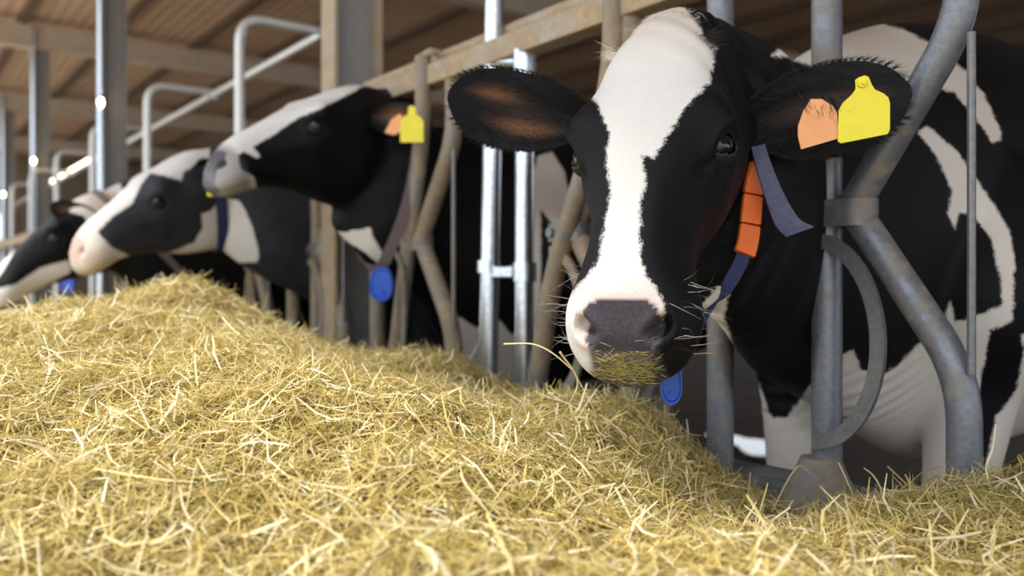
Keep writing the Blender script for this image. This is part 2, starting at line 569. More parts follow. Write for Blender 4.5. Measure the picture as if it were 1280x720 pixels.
ZB = 0.275
for k in range(0, 8):
    fence, ZT = (fence_a, 1.245) if k < 3 else (fence_b, 1.10)
    s0 = 0.75 * k
    pm = M['pipe'] if k < 1 else M['pipe_worn']
    ta = 0.19 if k == 1 else 0.085
    if k in (1, 2):
        # open lock: its arm leans
        MB().tube([fp(s0 - ta, 0.03, 1.33), fp(s0 - ta, 0.03, 1.10), fp(s0 + 0.03, 0.03, 0.66), fp(s0 + 0.12, 0.03, ZB)], 0.025, 16, 0.12).build('lock_post', pm, fence)
        MB().tube([fp(s0 - ta, 0.03, 1.33), fp(s0 - ta - 0.045, 0.03, 1.335), fp(s0 - ta - 0.045, 0.0, 1.335)], 0.012, 10, 0.01).build('hook', M['rail'], fence)
    else:
        MB().tube([fp(s0 + 0.03, 0, ZB), fp(s0 + 0.03, 0, ZT)], 0.0265, 20).build('lock_post', pm, fence)
    MB().tube([fp(s0 - 0.215, 0, ZB), fp(s0 - 0.215, 0, 0.500), fp(s0 - 0.028, 0, 0.765), fp(s0 - 0.028, 0, 0.785),
               fp(s0 - 0.215, 0, min(1.061, ZT - 0.05)), fp(s0 - 0.215, 0, ZT)], 0.0265, 20, 0.075).build('bent_tube', pm, fence)
    b = band(s0 - 0.03, s0 + 0.03, 0.766, 0.0285, 0.046)
    b.tube([fp(s0 + 0.03, 0.034, 0.766), fp(s0 + 0.03, 0.043, 0.766)], 0.012, 12)
    b.build('clamp_band', M['clamp'], fence)
    if k == 2:
        ring_bar(s0 + 0.03, 0.06, 0.54, 0.06, 0.2, 0.02, 0.008).build('half_ring', M['pipe_worn'], fence)
    else:
        ring_bar(s0 + 0.035, 0.033, 0.543, 0.138, 0.19, 0.026, 0.009).build('half_ring', M['clamp'] if k == 0 else M['pipe_worn'], fence, 50)
    MB().tube([fp(s0 - 0.232, 0.012, 0.505), fp(s0 - 0.232, 0.012, 1.03)], 0.0065, 10).build('guide_rod', M['clamp'], fence)
    if k not in (1,):
        MB().tube([fp(s0 + 0.275, 0, ZB), fp(s0 + 0.275, 0, ZT)], 0.0265, 20).build('fixed_post', pm, fence)
    # base shoe under the lock post
    c = fp(s0 + 0.035, 0.012, 0)
    rings = []
    for z, q in ((0.215, 0.075), (0.245, 0.068), (0.30, 0.043), (0.335, 0.030)):
        a = np.linspace(0, 2 * np.pi, 20, endpoint=False)
        rings.append(np.stack([c.x + q * np.cos(a) * 1.15, c.y + q * np.sin(a), np.full(20, z)], -1))
    MB().grid(np.array(rings)).build('post_shoe', M['pipe_worn'] if k else M['shoe'], fence)

# shiny pair of posts with a link in front of the fence
tall = empty('tall_post', fp(1.106, 0.04, 0.0))
tag(tall, 'tall shiny galvanised post rising past the top beam behind the nearest cow', 'post')
a = at(610, 470, 2.42); b = at(619, -40, 2.42)
MB().tube([Vector((a.x, a.y, 0.0)), a, b, b + (b - a) * 1.1], 0.0265, 20).build('pole', M['zinc'], tall)
MB().box(at(628, 340, 2.37), DAL * 0.055, DIN * 0.012, (0, 0, 0.016)).build('link_bar', M['zinc'], tall, None, 0.004)
MB().tube([at(611, 332, 2.42) - Vector((0, 0, 0.02)), at(611, 332, 2.42) + Vector((0, 0, 0.014))], 0.033, 16).build('sleeve', M['zinc'], tall)
MB().tube([at(623, 76, 2.40), at(650, 76, 2.33)], 0.02, 12).build('top_link', M['zinc'], tall)
short = empty('short_post', fp(0.938, 0.04, 0.0))
tag(short, 'short capped galvanised post just left of the nearest cow', 'post')
a = at(655, 480, 2.30); b = at(656, 66, 2.30)
MB().tube([Vector((a.x, a.y, 0.0)), a, b], 0.0245, 20).build('pole', M['zinc'], short)
MB().tube([b - Vector((0, 0, 0.09)), b + Vector((0, 0, 0.006))], 0.030, 18).build('cap', M['zinc'], short)
MB().tube([at(656, 352, 2.30), at(656, 328, 2.30)], 0.031, 16).build('sleeve', M['zinc'], short)

# cubicle rail and loops behind the fence
K = 2530.0
rp = lambda px: at(px, 350 - 0.555 * (px + 150), K / (px + 150))
rail = empty('neck_rail', rp(262))
tag(rail, 'long galvanised neck rail sloping away behind the second cow', 'rail')
e1 = rp(402)
e2 = e1 + DAL * 16
MB().tube([e1, e2], 0.024, 14).build('pipe', M['loop'], rail)
for k in range(6):
    w_ = 1 / 552 + k * 0.000592
    px = 1 / w_ - 150
    p = rp(px)
    q = p - DIN * 0.43
    z = p.z + 0.02
    lab = ['tall galvanised loop behind the nose of the second cow, nearest of the loops',
           'galvanised loop right of the tall column, second of the row',
           'third galvanised loop, half behind the tall column',
           'fourth small galvanised loop left of the tall column',
           'fifth tiny galvanised loop in the dim distance',
           'farthest tiny galvanised loop in the dim distance'][k]
    lp = empty('cubicle_loop', (q.x, q.y, FLOOR_IN))
    tag(lp, lab, 'loop', 'galvanised loops along the neck rail')
    MB().tube([(q.x, q.y, FLOOR_IN), (q.x, q.y, z), (p.x, p.y, z - 0.005)], 0.024, 16, 0.13).build('bent_pipe', M['loop'], lp)
    MB().tube([p - DAL * 0.03, p + DAL * 0.03], 0.034, 14).build('rail_clamp', M['zinc'], lp)

sl_ = empty('strip_lamp', rp(125) + Vector((0, 0, 0.03)))  # glowing tube added to stand for the rail's bright streak
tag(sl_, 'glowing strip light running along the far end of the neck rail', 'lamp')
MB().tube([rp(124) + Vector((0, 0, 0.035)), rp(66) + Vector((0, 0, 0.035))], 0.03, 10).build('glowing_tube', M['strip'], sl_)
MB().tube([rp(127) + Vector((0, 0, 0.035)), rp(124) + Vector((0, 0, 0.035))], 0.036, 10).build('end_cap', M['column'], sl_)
mb = MB()
for k in range(46):
    c_ = at(742 + k * 6, 2, 11.5)
    mb.box(c_, (0.014, 0, 0), (0, 0.01, 0), (0, 0, 0.25))
vent = tag(mb.build('trim_1', M['rafter'], None, None), kind='structure')
MB().box(at(876, 28, 11.5), (1.5, 0.0, 0), (0, 0.05, 0), (0, 0, 0.04)).build('vent_rail', M['rafter'], vent, None)

# ------------------------------------------------------------------ polygons -> signed distance
def sdist(px, py, poly):
    poly = np.asarray(poly, float)
    a, b = poly, np.roll(poly, -1, 0)
    d = np.full(len(px), 1e9)
    ins = np.zeros(len(px), bool)
    for (x0, y0), (x1, y1) in zip(a, b):
        ex, ey = x1 - x0, y1 - y0
        t = np.clip(((px - x0) * ex + (py - y0) * ey) / max(ex * ex + ey * ey, 1e-9), 0, 1)
        d = np.minimum(d, np.hypot(px - x0 - t * ex, py - y0 - t * ey))
        c = (y0 > py) != (y1 > py)
        if ey != 0:
            ins ^= c & (px < ex * (py - y0) / ey + x0)
    return np.where(ins, d, -d)


# ------------------------------------------------------------------ cows
HEAD = np.array([  # y, top, (x,z) x4, bottom   in cm
    [-7, -5, 5, -6, 8, -11, 8, -18, 5.5, -24, -26.5],
    [-3, -1.6, 4, -2.8, 7.2, -8, 9, -16, 6.4, -25, -27.5],
    [1, 0.4, 4.8, -1.0, 7.8, -6, 9.6, -15, 6.6, -26, -28.5],
    [6, 1.3, 6.6, 0, 9.4, -6, 10.6, -15, 7.2, -27, -29.8],
    [13, 1.6, 8.6, 0.1, 10.8, -5.5, 11.2, -15, 7.4, -27.5, -30.2],
    [21, 1.7, 8.8, 0.4, 11.9, -4.2, 10.9, -13, 6.9, -25, -27.4],
    [27, 1.6, 7.0, 0.3, 10.4, -6, 10.0, -13.5, 6.2, -21.8, -24],
    [33, 1.2, 5.2, 0, 8.6, -6, 8.3, -12, 5.2, -18.6, -20.4],
    [39, 0.7, 4.4, -0.3, 7.2, -5.5, 7.0, -11, 4.7, -16, -17.4],
    [45, 0.2, 4.7, -0.8, 8.2, -5.8, 7.9, -10.6, 4.9, -14.4, -15.8],
    [49, -1.0, 5.4, -2.0, 9.3, -6.4, 8.8, -10.9, 5.2, -14.2, -15.5],
    [52, -2.9, 5.5, -3.8, 9.2, -7.5, 8.5, -11.1, 5.0, -14.0, -15.2],
    [55, -5.2, 5.1, -6.0, 7.9, -8.8, 7.2, -11.4, 4.5, -13.6, -14.5],
    [57, -7.6, 4.2, -8.1, 6.0, -9.8, 5.4, -11.5, 3.4, -12.9, -13.6],
    [58.2, -9.6, 2.8, -9.8, 3.8, -10.6, 3.4, -11.4, 2.2, -12.1, -12.5]]) / 100


def head_rings(m=150, n=96):
    y = np.linspace(-0.07, 0.582, m)
    T = catmull(HEAD[:, 0], HEAD[:, 1:], y)
    C = np.zeros((m, 10, 3))
    C[:, :, 1] = y[:, None]
    C[:, 0, 2] = T[:, 0]
    for k in range(4):
        C[:, 1 + k, 0], C[:, 1 + k, 2] = T[:, 1 + 2 * k], T[:, 2 + 2 * k]
        C[:, 9 - k, 0], C[:, 9 - k, 2] = -T[:, 1 + 2 * k], T[:, 2 + 2 * k]
    C[:, 5, 2] = T[:, 9]
    P = closed_curve(C, n)
    cen = P.mean(1, keepdims=True)
    D = P - cen
    D[..., 1] = 0
    D /= np.linalg.norm(D, axis=-1, keepdims=True) + 1e-9
    X, Y, Z = P[..., 0], P[..., 1], P[..., 2]
    A = np.abs(X)
    g = lambda x, yy, z, s: np.exp(-(((A - x) / s) ** 2 + ((Y - yy) / s) ** 2 + ((Z - z) / s) ** 2) / 2)
    eye = np.sqrt(((Y - 0.238) / 1.25) ** 2 + (Z + 0.046) ** 2)
    ring = np.exp(-((eye - 0.027) / 0.008) ** 2) * (A > 0.07)
    d = 0.015 * g(0.108, 0.205, -0.004, 0.027)            # brow
    gl = np.clip((Y - 0.26) / 0.07, 0, 1)
    d -= 0.007 * np.exp(-((Z + 0.040 - 0.03 * gl) / 0.008) ** 2) * np.exp(-((Y - 0.285) / 0.022) ** 2) * (A > 0.04)   # tear groove
    d += 0.007 * ring * (1.0 + 0.8 * np.clip((Z + 0.045) / 0.02, -1, 1))
    d += 0.005 * g(0.112, 0.275, -0.085, 0.024)        # under the eye
    d -= 0.017 * np.exp(-(eye / 0.018) ** 2) * (A > 0.07)   # socket
    d -= 0.010 * g(0.105, 0.13, -0.03, 0.026)         # temple
    d += 0.008 * g(0.105, 0.15, -0.19, 0.045)         # cheek
    d -= 0.007 * g(0.085, 0.33, -0.10, 0.03)
    d += 0.004 * np.exp(-((Z + 0.085 - (Y - 0.24) * 0.12) / 0.011) ** 2) * np.exp(-((Y - 0.31) / 0.06) ** 2) * (A > 0.05)   # facial crest
    d += 0.007 * g(0.058, 0.53, -0.045, 0.016)        # nostril wing
    lz = -0.118 - (0.582 - Y) * 0.06
    lip = np.exp(-((Z - lz) / 0.0045) ** 2) * np.clip((Y - 0.40) / 0.04, 0, 1)
    d -= 0.007 * lip
    Q = P + D * d[..., None]
    # nostrils: commas pressed into the slanting front of the muzzle
    th = 0.75
    front = np.clip((Y - 0.485) / 0.02, 0, 1) * np.clip((Z + 0.112) / 0.01, 0, 1)
    for sg in (1, -1):
        dx, dv = X * sg - 0.050, 0.535 - Y
        a_ = dx * math.cos(th) + dv * math.sin(th); b_ = -dx * math.sin(th) + dv * math.cos(th)
        b_ = b_ - 14 * a_ * a_
        pit = np.exp(-(np.abs(a_) / 0.0150) ** 3 - (np.abs(b_) / 0.0075) ** 3) * front
        Q[..., 1] -= 0.022 * pit
        Q[..., 2] -= 0.020 * pit
        Q[..., 0] -= sg * 0.004 * pit
        rim = np.exp(-((np.hypot(a_ / 1.6, b_) - 0.0135) / 0.005) ** 2) * front
        Q[..., 1] += 0.003 * rim; Q[..., 2] += 0.003 * rim
    cleft = np.exp(-(X / 0.004) ** 2) * front * (Y > 0.555)
    Q[..., 1] -= 0.004 * cleft
    return Q, P


def section_ring(c, fwd, hw, ht, hb, n=48, pinch=0.55, up=Vector((0, 0, 1))):
    f = Vector(fwd).normalized()
    lat = Vector((0, 0, 1)).cross(f).normalized()
    upv = f.cross(lat)
    if upv.z < 0: upv = -upv
    a = np.linspace(0, 2 * np.pi, n, endpoint=False)
    ca, sa = np.cos(a), np.sin(a)
    wx = np.sign(ca) * np.abs(ca) ** 0.85
    wz = np.sign(sa) * np.abs(sa) ** 0.95
    shape = 1 - pinch * np.clip(np.abs(wz) - 0.35, 0, 1) ** 2
    x = hw * wx * shape
    z = np.where(sa > 0, ht, hb) * wz
    return np.array(c)[None] + x[:, None] * np.array(lat) + z[:, None] * np.array(upv)


def seen(P):
    y = np.maximum(P[:, 1], 0.2)
    return 640 + P[:, 0] * FPX / y, HOR - (P[:, 2] - EYE) * FPX / y


def laplacian(v, edges, weight, it):
    n = len(v)
    deg = np.bincount(edges.ravel(), minlength=n).astype(float)[:, None]
    for k in range(it):
        s = np.zeros_like(v)
        for ax in range(3):
            s[:, ax] = (np.bincount(edges[:, 0], v[edges[:, 1], ax], n) + np.bincount(edges[:, 1], v[edges[:, 0], ax], n))
        v = v + (s / np.maximum(deg, 1) - v) * weight[:, None] * 0.6
    return v


def make_ear(name, base, tip, wide, hw, cup, mat, parent, inner=None, curl=0.02, root=0.35):
    base, tip, wide = Vector(base), Vector(tip), Vector(wide)
    L = tip - base
    ln = L.length
    L.normalize()
    W = (wide - L * wide.dot(L)).normalized()
    N = W.cross(L)
    if N.y > 0: N = -N                     # the opening looks towards the alley
    nt_, nw = 30, 21
    t = np.linspace(0, 1, nt_)
    prof = catmull([0, 0.12, 0.3, 0.5, 0.7, 0.86, 0.95, 1.0], [root, 0.62, 0.92, 1.0, 0.93, 0.70, 0.42, 0.10], t)
    w_ = np.linspace(-1, 1, nw)
    P = np.zeros((nt_, nw, 3))
    for i in range(nt_):
        roll = 0.75 * (1 - t[i]) ** 1.5 + 0.25
        for j in range(nw):
            h = prof[i] * hw
            ang = w_[j] * 1.25 * roll
            sx = h * (math.sin(ang) / max(math.sin(1.25 * roll), 0.2)) * (1 - 0.25 * roll)
            rise = h * (1 - math.cos(ang)) * (0.5 + roll) * cup
            P[i, j] = base + L * (ln * t[i]) + W * sx + N * (0.0035 * math.cos(w_[j] * 8.5 + 0.6) * math.sin(math.pi * t[i]) * (1 - w_[j] ** 2) + rise + curl * math.sin(math.pi * t[i]) * -1)
    mb = MB()
    back = P - np.array(N) * 0.007
    # a closed shell: rings around front and back sheets
    rings = np.concatenate([P, back[:, ::-1]], 1)
    mb.grid(rings)
    o = mb.build(name, mat, parent, 80)
    sub = o.modifiers.new('sub', 'SUBSURF'); sub.levels = 1; sub.render_levels = 1
    val = np.zeros((nt_, 2 * nw))
    if inner:
        for (ct, cw, st, sw, amp) in inner:
            for j in range(nw):
                val[:, j] = np.maximum(val[:, j], amp * np.exp(-((t - ct) / st) ** 2 - ((w_[j] - cw) / sw) ** 2))
    vv = np.concatenate([val.ravel(), [0, 0]])
    set_attr(o.data, 'inner', vv)
    o['_'] = 0
    del o['_']
    return o, P, (L, W, N)


def hair(name, roots, dirs, lens, wid, mat, parent, bend=0.3, grav=0.0):
    mb_v, mb_f, n = [], [], 0
    for p, d, ln in zip(roots, dirs, lens):
        p = np.array(p); d = np.array(d, float); d /= np.linalg.norm(d) + 1e-9
        sd = np.cross(d, rng.normal(size=3)); sd /= np.linalg.norm(sd) + 1e-9
        bd = np.cross(d, sd) * bend * rng.normal() * ln
        k = 4
        for i in range(k):
            t = i / (k - 1)
            c = p + d * ln * t + bd * t * t + np.array((0, 0, -grav)) * ln * t * t
            ww = wid * (1 - 0.85 * t) / 2
            mb_v += [c - sd * ww, c + sd * ww]
        for i in range(k - 1):
            a = n + 2 * i
            mb_f.append((a, a + 1, a + 3, a + 2))
        n += 2 * k
    m = MB(); m.v = [np.array(mb_v)]; m.f = mb_f; m.n = n
    o = m.build(name, mat, parent, None)
    tag(o, kind='stuff')
    return o


def make_eye(P0, out, fwd, up, parent, r=0.0215, opening=0.5):
    e = link('eye', None, parent) if False else None
    out = Vector(out).normalized()
    fwd = Vector(fwd); fwd = (fwd - out * fwd.dot(out)).normalized()
    up2 = out.cross(fwd); up = up2 if up2.dot(Vector(up)) > 0 else -up2
    c = Vector(P0)
    def ball(rad, keep=None, n=24, m=16):
        mb = MB(); rings = []
        for i in range(m + 1):
            th = math.pi * i / m
            ring = []
            for j in range(n):
                ph = 2 * math.pi * j / n
                ring.append(tuple(c + rad * (fwd * math.cos(th) + (out * math.cos(ph) + up * math.sin(ph)) * math.sin(th))))
            rings.append(ring)
        f = []
        Pn = np.array(rings)
        for i in range(m):
            for j in range(n):
                k = (j + 1) % n
                q = Pn[[i, i, i + 1, i + 1], [j, k, k, j]].mean(0) - np.array(c)
                q /= np.linalg.norm(q) + 1e-9
                hx, hy, ho = q @ np.array(fwd), q @ np.array(up), q @ np.array(out)
                if keep and not keep(hx, hy, ho): continue
                f.append((i * n + j, i * n + k, (i + 1) * n + k, (i + 1) * n + j))
        mb.add(Pn.reshape(-1, 3), f)
        return mb
    o = ball(r).build('eye', M['eye'], parent, 80)
    lid = ball(r * 1.09, lambda x, y, z: z < 0 or abs(y + 0.05) > opening * (1 - min(1, (x / 0.95) ** 2)), 40, 32).build('eyelid', M['lid'], o, 80)
    sm = lid.modifiers.new('solid', 'SOLIDIFY'); sm.thickness = 0.003; sm.offset = 1
    return o


def outline_plate(poly, y, th, normal=Vector((0, -1, 0))):
    """a flat plate from an outline, standing at depth y"""
    pts = [at(px, py, y) for px, py in poly]
    mb = MB()
    nrm = np.array(normal)
    v = [np.array(p) for p in pts] + [np.array(p) + nrm * th for p in pts]
    n = len(pts)
    f = [tuple(range(n))[::-1], tuple(range(n, 2 * n))] + [(i, (i + 1) % n, n + (i + 1) % n, n + i) for i in range(n)]
    return mb.add(v, f)


def build_cow(c):
    s = c['s']
    org = fp(s, 0, 0)
    N_out = -DIN
    LEFT = Vector((SN, -CS, 0))
    def cl(q, p, z): return Vector((org.x, org.y, 0)) + N_out * q + LEFT * p + Vector((0, 0, z))
    root = empty('cow', cl(-0.9, 0, FLOOR_IN))
    tag(root, c['label'], 'cow', 'cows eating at the feed fence')
    # head frame
    O = Vector(c['poll']); tipv = Vector(c['nose'])
    A = (tipv - O).normalized()
    C = Vector(c['up']); C = (C - A * C.dot(A)).normalized()
    X = A.cross(C)
    sc = c.get('scale', 1.0)
    Mx = np.array([X, A, C]).T * sc
    hp, _ = head_rings()
    jf_ = 1 + (c.get('jaw', 1.0) - 1) * np.clip((0.47 - hp[..., 1]) / 0.2, 0, 1)
    hp[..., 2] = np.where(hp[..., 2] < -0.06, -0.06 + (hp[..., 2] + 0.06) * jf_, hp[..., 2])
    W = lambda p: np.asarray(p) @ Mx.T + np.array(O)
    mb = MB()
    mb.grid(W(hp))
    H = lambda x, y, z: Vector(W(np.array([x, y, z])))
    # neck and trunk
    secs = [(Vector(q[0]), q[1], q[2], q[3]) for q in c['neck'](H, cl)]
    dz = c.get('dz', 0)
    for q, p, z, hw, ht, hb in [(-0.44, 0, .80, .24, .41, .54), (-0.68, 0, .80, .28, .42, .54), (-1.0, 0, .79, .33, .41, .51),
                                (-1.4, 0, .80, .37, .41, .44), (-1.75, 0, .84, .33, .39, .38), (-2.0, 0, .92, .27, .31, .30), (-2.14, 0, .98, .16, .18, .2)]:
        secs.append((cl(q, p, z + dz), hw, ht, hb))
    cen = np.array([tuple(q[0]) for q in secs])
    par = np.array([[q[1], q[2], q[3]] for q in secs])
    key = np.concatenate([[0], np.cumsum(np.linalg.norm(np.diff(cen, axis=0), axis=1))])
    xs = np.linspace(0, key[-1], 70)
    cc = catmull(key, cen, xs); pp = catmull(key, par, xs)
    tang = np.gradient(cc, axis=0)
    rings = []
    for ci, ti, pi in zip(cc, tang, pp):
        t = Vector(-ti)
        t.z *= 0.55
        rings.append(section_ring(ci, t, *pi))
    mb.grid(np.array(rings))
    # shoulder blade, upper arm masses
    for sd in (1, -1):
        P = []
        fl, lp_ = c['legs'][0 if sd > 0 else 1]
        jf = [cl(-0.52, .20 * sd, .86 + dz), cl(fl - .04, (lp_ + .05) * sd, .62), cl(fl - .04, (lp_ + .02) * sd, .43), cl(fl + .0, lp_ * sd, .14), cl(fl + .01, lp_ * sd, .0), cl(fl - .005, lp_ * sd, -.09), cl(fl + .03, lp_ * sd, -.15), cl(fl + .04, lp_ * sd, FLOOR_IN + .001)]
        mb.tube(catm(jf), np.interp(np.linspace(0, 1, 40), np.linspace(0, 1, 8), [.10, .13, .09, .055, .040, .042, .046, .058]), 20)
        hl = c.get('hind', -1.85) + 0.1 * sd
        jh = [cl(-1.8, .2 * sd, .9 + dz), cl(hl + .12, .24 * sd, .55), cl(hl - .12, .18 * sd, .30), cl(hl - .06, .17 * sd, .0), cl(hl - .03, .17 * sd, -.12), cl(hl, .17 * sd, FLOOR_IN + .001)]
        mb.tube(catm(jh), np.interp(np.linspace(0, 1, 40), np.linspace(0, 1, 6), [.16, .15, .07, .045, .048, .058]), 20)
    me = mb.mesh('body', None, root.location)
    tmp = link('body', me)
    rm = tmp.modifiers.new('r', 'REMESH'); rm.mode = 'VOXEL'; rm.voxel_size = c.get('voxel', 0.01)
    dg = bpy.context.evaluated_depsgraph_get(); dg.update()
    nm = bpy.data.meshes.new_from_object(tmp.evaluated_get(dg))
    bpy.data.objects.remove(tmp); bpy.data.meshes.remove(me)
    nm.name = 'body'
    n = len(nm.vertices)
    v = np.empty(n * 3, np.float32); nm.vertices.foreach_get('co', v); v = v.reshape(-1, 3).astype(float)
    e = np.empty(len(nm.edges) * 2, np.int32); nm.edges.foreach_get('vertices', e); e = e.reshape(-1, 2)
    wv = v + np.array(root.location)
    hl = (wv - np.array(O)) @ np.linalg.inv(Mx).T
    face = np.clip((hl[:, 1] - 0.10) / 0.08, 0, 1) * (np.abs(hl[:, 0]) < 0.16) * (hl[:, 2] > -0.30) * (hl[:, 1] < 0.65)
    wt = np.where(face > 0.99, 0.0, 1 - face)
    v = laplacian(v, e, wt, c.get('smooth', 26))
    v = laplacian(v, e, np.where(face > 0.5, 0.35, 0.9), 2)
    nm.vertices.foreach_set('co', v.astype(np.float32).ravel())
    nm.update(); nm.shade_smooth()
    if c.get('folds'):
        nr = np.empty(n * 3, np.float32); nm.vertex_normals.foreach_get('vector', nr); nr = nr.reshape(-1, 3)
        wv = v + np.array(root.location)
        rel = wv - np.array(org)
        q = rel @ np.array(N_out); z = wv[:, 2]
        f1 = np.exp(-((q - .27) / .10) ** 2) * (1 - face) * np.sin(q * 150 + 6 * np.sin(z * 9))
        f2 = np.exp(-((q + .20) / .09) ** 2 - ((z - .42) / .08) ** 2) * np.sin((q * 0.8 + z) * 170 + 3 * np.sin(q * 20))
        v = v + nr * (0.0035 * f1 + 0.0018 * f2)[:, None]
        nm.vertices.foreach_set('co', v.astype(np.float32).ravel()); nm.update()
    wv = v + np.array(root.location)
    hl = (wv - np.array(O)) @ np.linalg.inv(Mx).T
    is_head = ((hl[:, 1] > 0.02) | ((hl[:, 1] > -0.07) & (hl[:, 2] > -0.09))) & (np.abs(hl[:, 0]) < 0.15) & (hl[:, 2] > -0.02 - 0.29 * c.get('jaw', 1.0)) & (hl[:, 1] < 0.65)
    px, py = seen(wv)
    mm = wv[:, 1] / FPX
    wh = np.full(n, -0.2)
    side = (wv - np.array(org)) @ np.array(LEFT)
    def fill(mask, polys, black):
        if not mask.any(): return
        d = np.full(mask.sum(), -300.0)
        for pl in polys: d = np.maximum(d, sdist(px[mask], py[mask], pl))
        for pl in black: d = np.minimum(d, -sdist(px[mask], py[mask], pl))
        wh[mask] = d * mm[mask]
    fill(is_head, c['head_white'], c.get('head_black', []))
    near = ~is_head & (side > -0.23)
    fill(near, c['body_white'], c.get('body_black', []))
    low = ~is_head & (wv[:, 2] < 0.22)
    wh[low] = np.maximum(wh[low], np.clip(0.22 - wv[low, 2], 0, .05))
    far = ~is_head & (side <= -0.23)
    if far.any():
        q = (wv[far] - np.array(org)) @ np.array(N_out)
        wh[far] = np.maximum(np.where((wv[far, 2] < 0.5 + 0.1 * np.sin(q * 7)), 0.03, -0.03), -0.05)
    set_attr(nm, 'white', np.clip(wh, -0.2, 0.2))
    nose = np.zeros(n)
    ax = np.abs(hl[:, 0])
    k = (hl[:, 1] > 0.475)
    rr = np.sqrt((ax / 0.053) ** 4 + ((hl[:, 1] - 0.531) / 0.028) ** 4)
    nose[k] = np.clip((1.0 - rr[k]) / 0.10 + 0.5, 0, 1) * (hl[k, 2] > -0.108)
    # dark lips below the nose pad
    lipm = np.exp(-((hl[:, 2] + 0.104) / 0.013) ** 2) * (hl[:, 1] > 0.545) * (ax < 0.054)
    nose = np.maximum(nose, np.clip(lipm * 1.3, 0, 1) * 0.9)
    lipf = np.clip((hl[:, 1] - 0.550) / 0.006, 0, 1) * np.clip((0.052 - ax) / 0.008, 0, 1) * np.clip((hl[:, 2] + 0.128) / 0.006, 0, 1)
    nose = np.maximum(nose, lipf * 0.92)
    nose = np.maximum(nose * c.get('nose_amt', 1.0), c.get('muzzle', 0) * np.clip((hl[:, 1] - 0.475) / 0.02, 0, 1) * is_head)
    set_attr(nm, 'nose', nose)
    pink = np.clip(1.7 - rr, 0, 0.8) * k * (hl[:, 2] > -0.085) * c.get('pink', 0.6)
    set_attr(nm, 'pink', pink)
    tan = np.clip((0.12 - hl[:, 1]) / 0.14, 0, 1) * is_head * c.get('tan', 0.45)
    tan = np.maximum(tan, c.get('muzzle_tan', 0) * np.clip((hl[:, 1] - 0.42) / 0.1, 0, 1) * is_head)
    low_tan = np.clip((0.35 - wv[:, 2]) / 0.4, 0, 1) * ~is_head * 0.35
    top_tan = np.clip((wv[:, 2] - 1.05) / 0.2, 0, 1) * ~is_head * 0.15
    set_attr(nm, 'tan', np.clip(tan + low_tan + top_tan + c.get('dusty', 0) * ~is_head, 0, 1))  # last term tints the whole body evenly tan, head left out
    body = link('body', nm, root, c.get('coat', M['coat']))
    # eyes
    for sd in (1, -1):
        make_eye(H(0.0965 * sd, 0.238, -0.046), X * sd * 0.82 + A * 0.12 + C * 0.50, A * 0.75 + C * 0.65, -A * 0.6 + C, root, 0.025 * sc, c.get('eye_open', 0.5))
    bvh = BVHTree.FromPolygons([tuple(q) for q in wv.tolist()], [tuple(p.vertices) for p in nm.polygons])
    return root, root, H, (X, A, C), bvh, wv, cl


def catm(pts, n=40):
    p = np.array([tuple(q) for q in pts])
    return [Vector(q) for q in catmull(np.linspace(0, 1, len(p)), p, np.linspace(0, 1, n))]


def collar_loop(bvh, cen, axis, up, n=72, off=0.005):
    """points of a loop lying on the neck"""
    axis = Vector(axis).normalized()
    up = (Vector(up) - axis * Vector(up).dot(axis)).normalized()
    lat = axis.cross(up)
    rad = []
    for i in range(n):
        a = 2 * math.pi * i / n
        d = up * math.cos(a) + lat * math.sin(a)
        h = bvh.ray_cast(Vector(cen) + d * 0.6, -d)
        rad.append((h[0] - Vector(cen)).dot(d) if h[0] is not None else 0.15)
    rad = np.array(rad)
    for _ in range(4):
        rad = np.maximum(rad, (np.roll(rad, 1) + np.roll(rad, -1)) / 2)
    return [Vector(cen) + (up * math.cos(2 * math.pi * i / n) + lat * math.sin(2 * math.pi * i / n)) * (rad[i] + off) for i in range(n)], axis


def strap(pts, axis, width, th, closed=True, cen=None):
    cen = cen if cen is not None else sum((Vector(p) for p in pts), Vector()) / len(pts)
    rings = []
    for p in pts:
        p = Vector(p); d = (p - cen); d -= axis * d.dot(axis); d.normalize()
        a, b = axis * width / 2, d * th
        rings.append([tuple(p - a), tuple(p + a), tuple(p + a + b), tuple(p - a + b)])
    P = np.array(rings)
    if closed: P = np.concatenate([P, P[:1]])
    return MB().grid(P, True, not closed)


def pendant(top, r, h, mat, parent, normal, name='collar_tag'):
    """a drop-shaped plastic tag with a hole boss"""
    top = Vector(top); nrm = Vector(normal).normalized()
    lat = Vector((0, 0, 1)).cross(nrm).normalized()
    prof = []
    for i in range(28):
        a = 2 * math.pi * i / 28
        x, z = math.sin(a), math.cos(a)
        prof.append((r * math.copysign(abs(x) ** (0.6 if z > 0 else 0.9), x) * (0.93 - 0.07 * z), -h / 2 + math.copysign(abs(z) ** 0.9, z) * h / 2))
    mb = MB(); rings = []
    for sc_, dpt in ((0.0, 0.004), (0.80, 0.004), (0.86, 0.008), (0.97, 0.008), (1.0, 0.004), (1.0, -0.004), (0.9, -0.007), (0.0, -0.007)):
        rings.append([tuple(top + lat * (x * sc_) + Vector((0, 0, -h / 2 + (z + h / 2) * sc_)) + nrm * dpt) for x, z in prof])
    mb.grid(np.array(rings), True, False)
    b = top + Vector((0, 0, -h * 0.72))
    mb.tube([b, b + nrm * 0.009], r * 0.2, 12)
    return mb.build(name, mat, parent, 50)


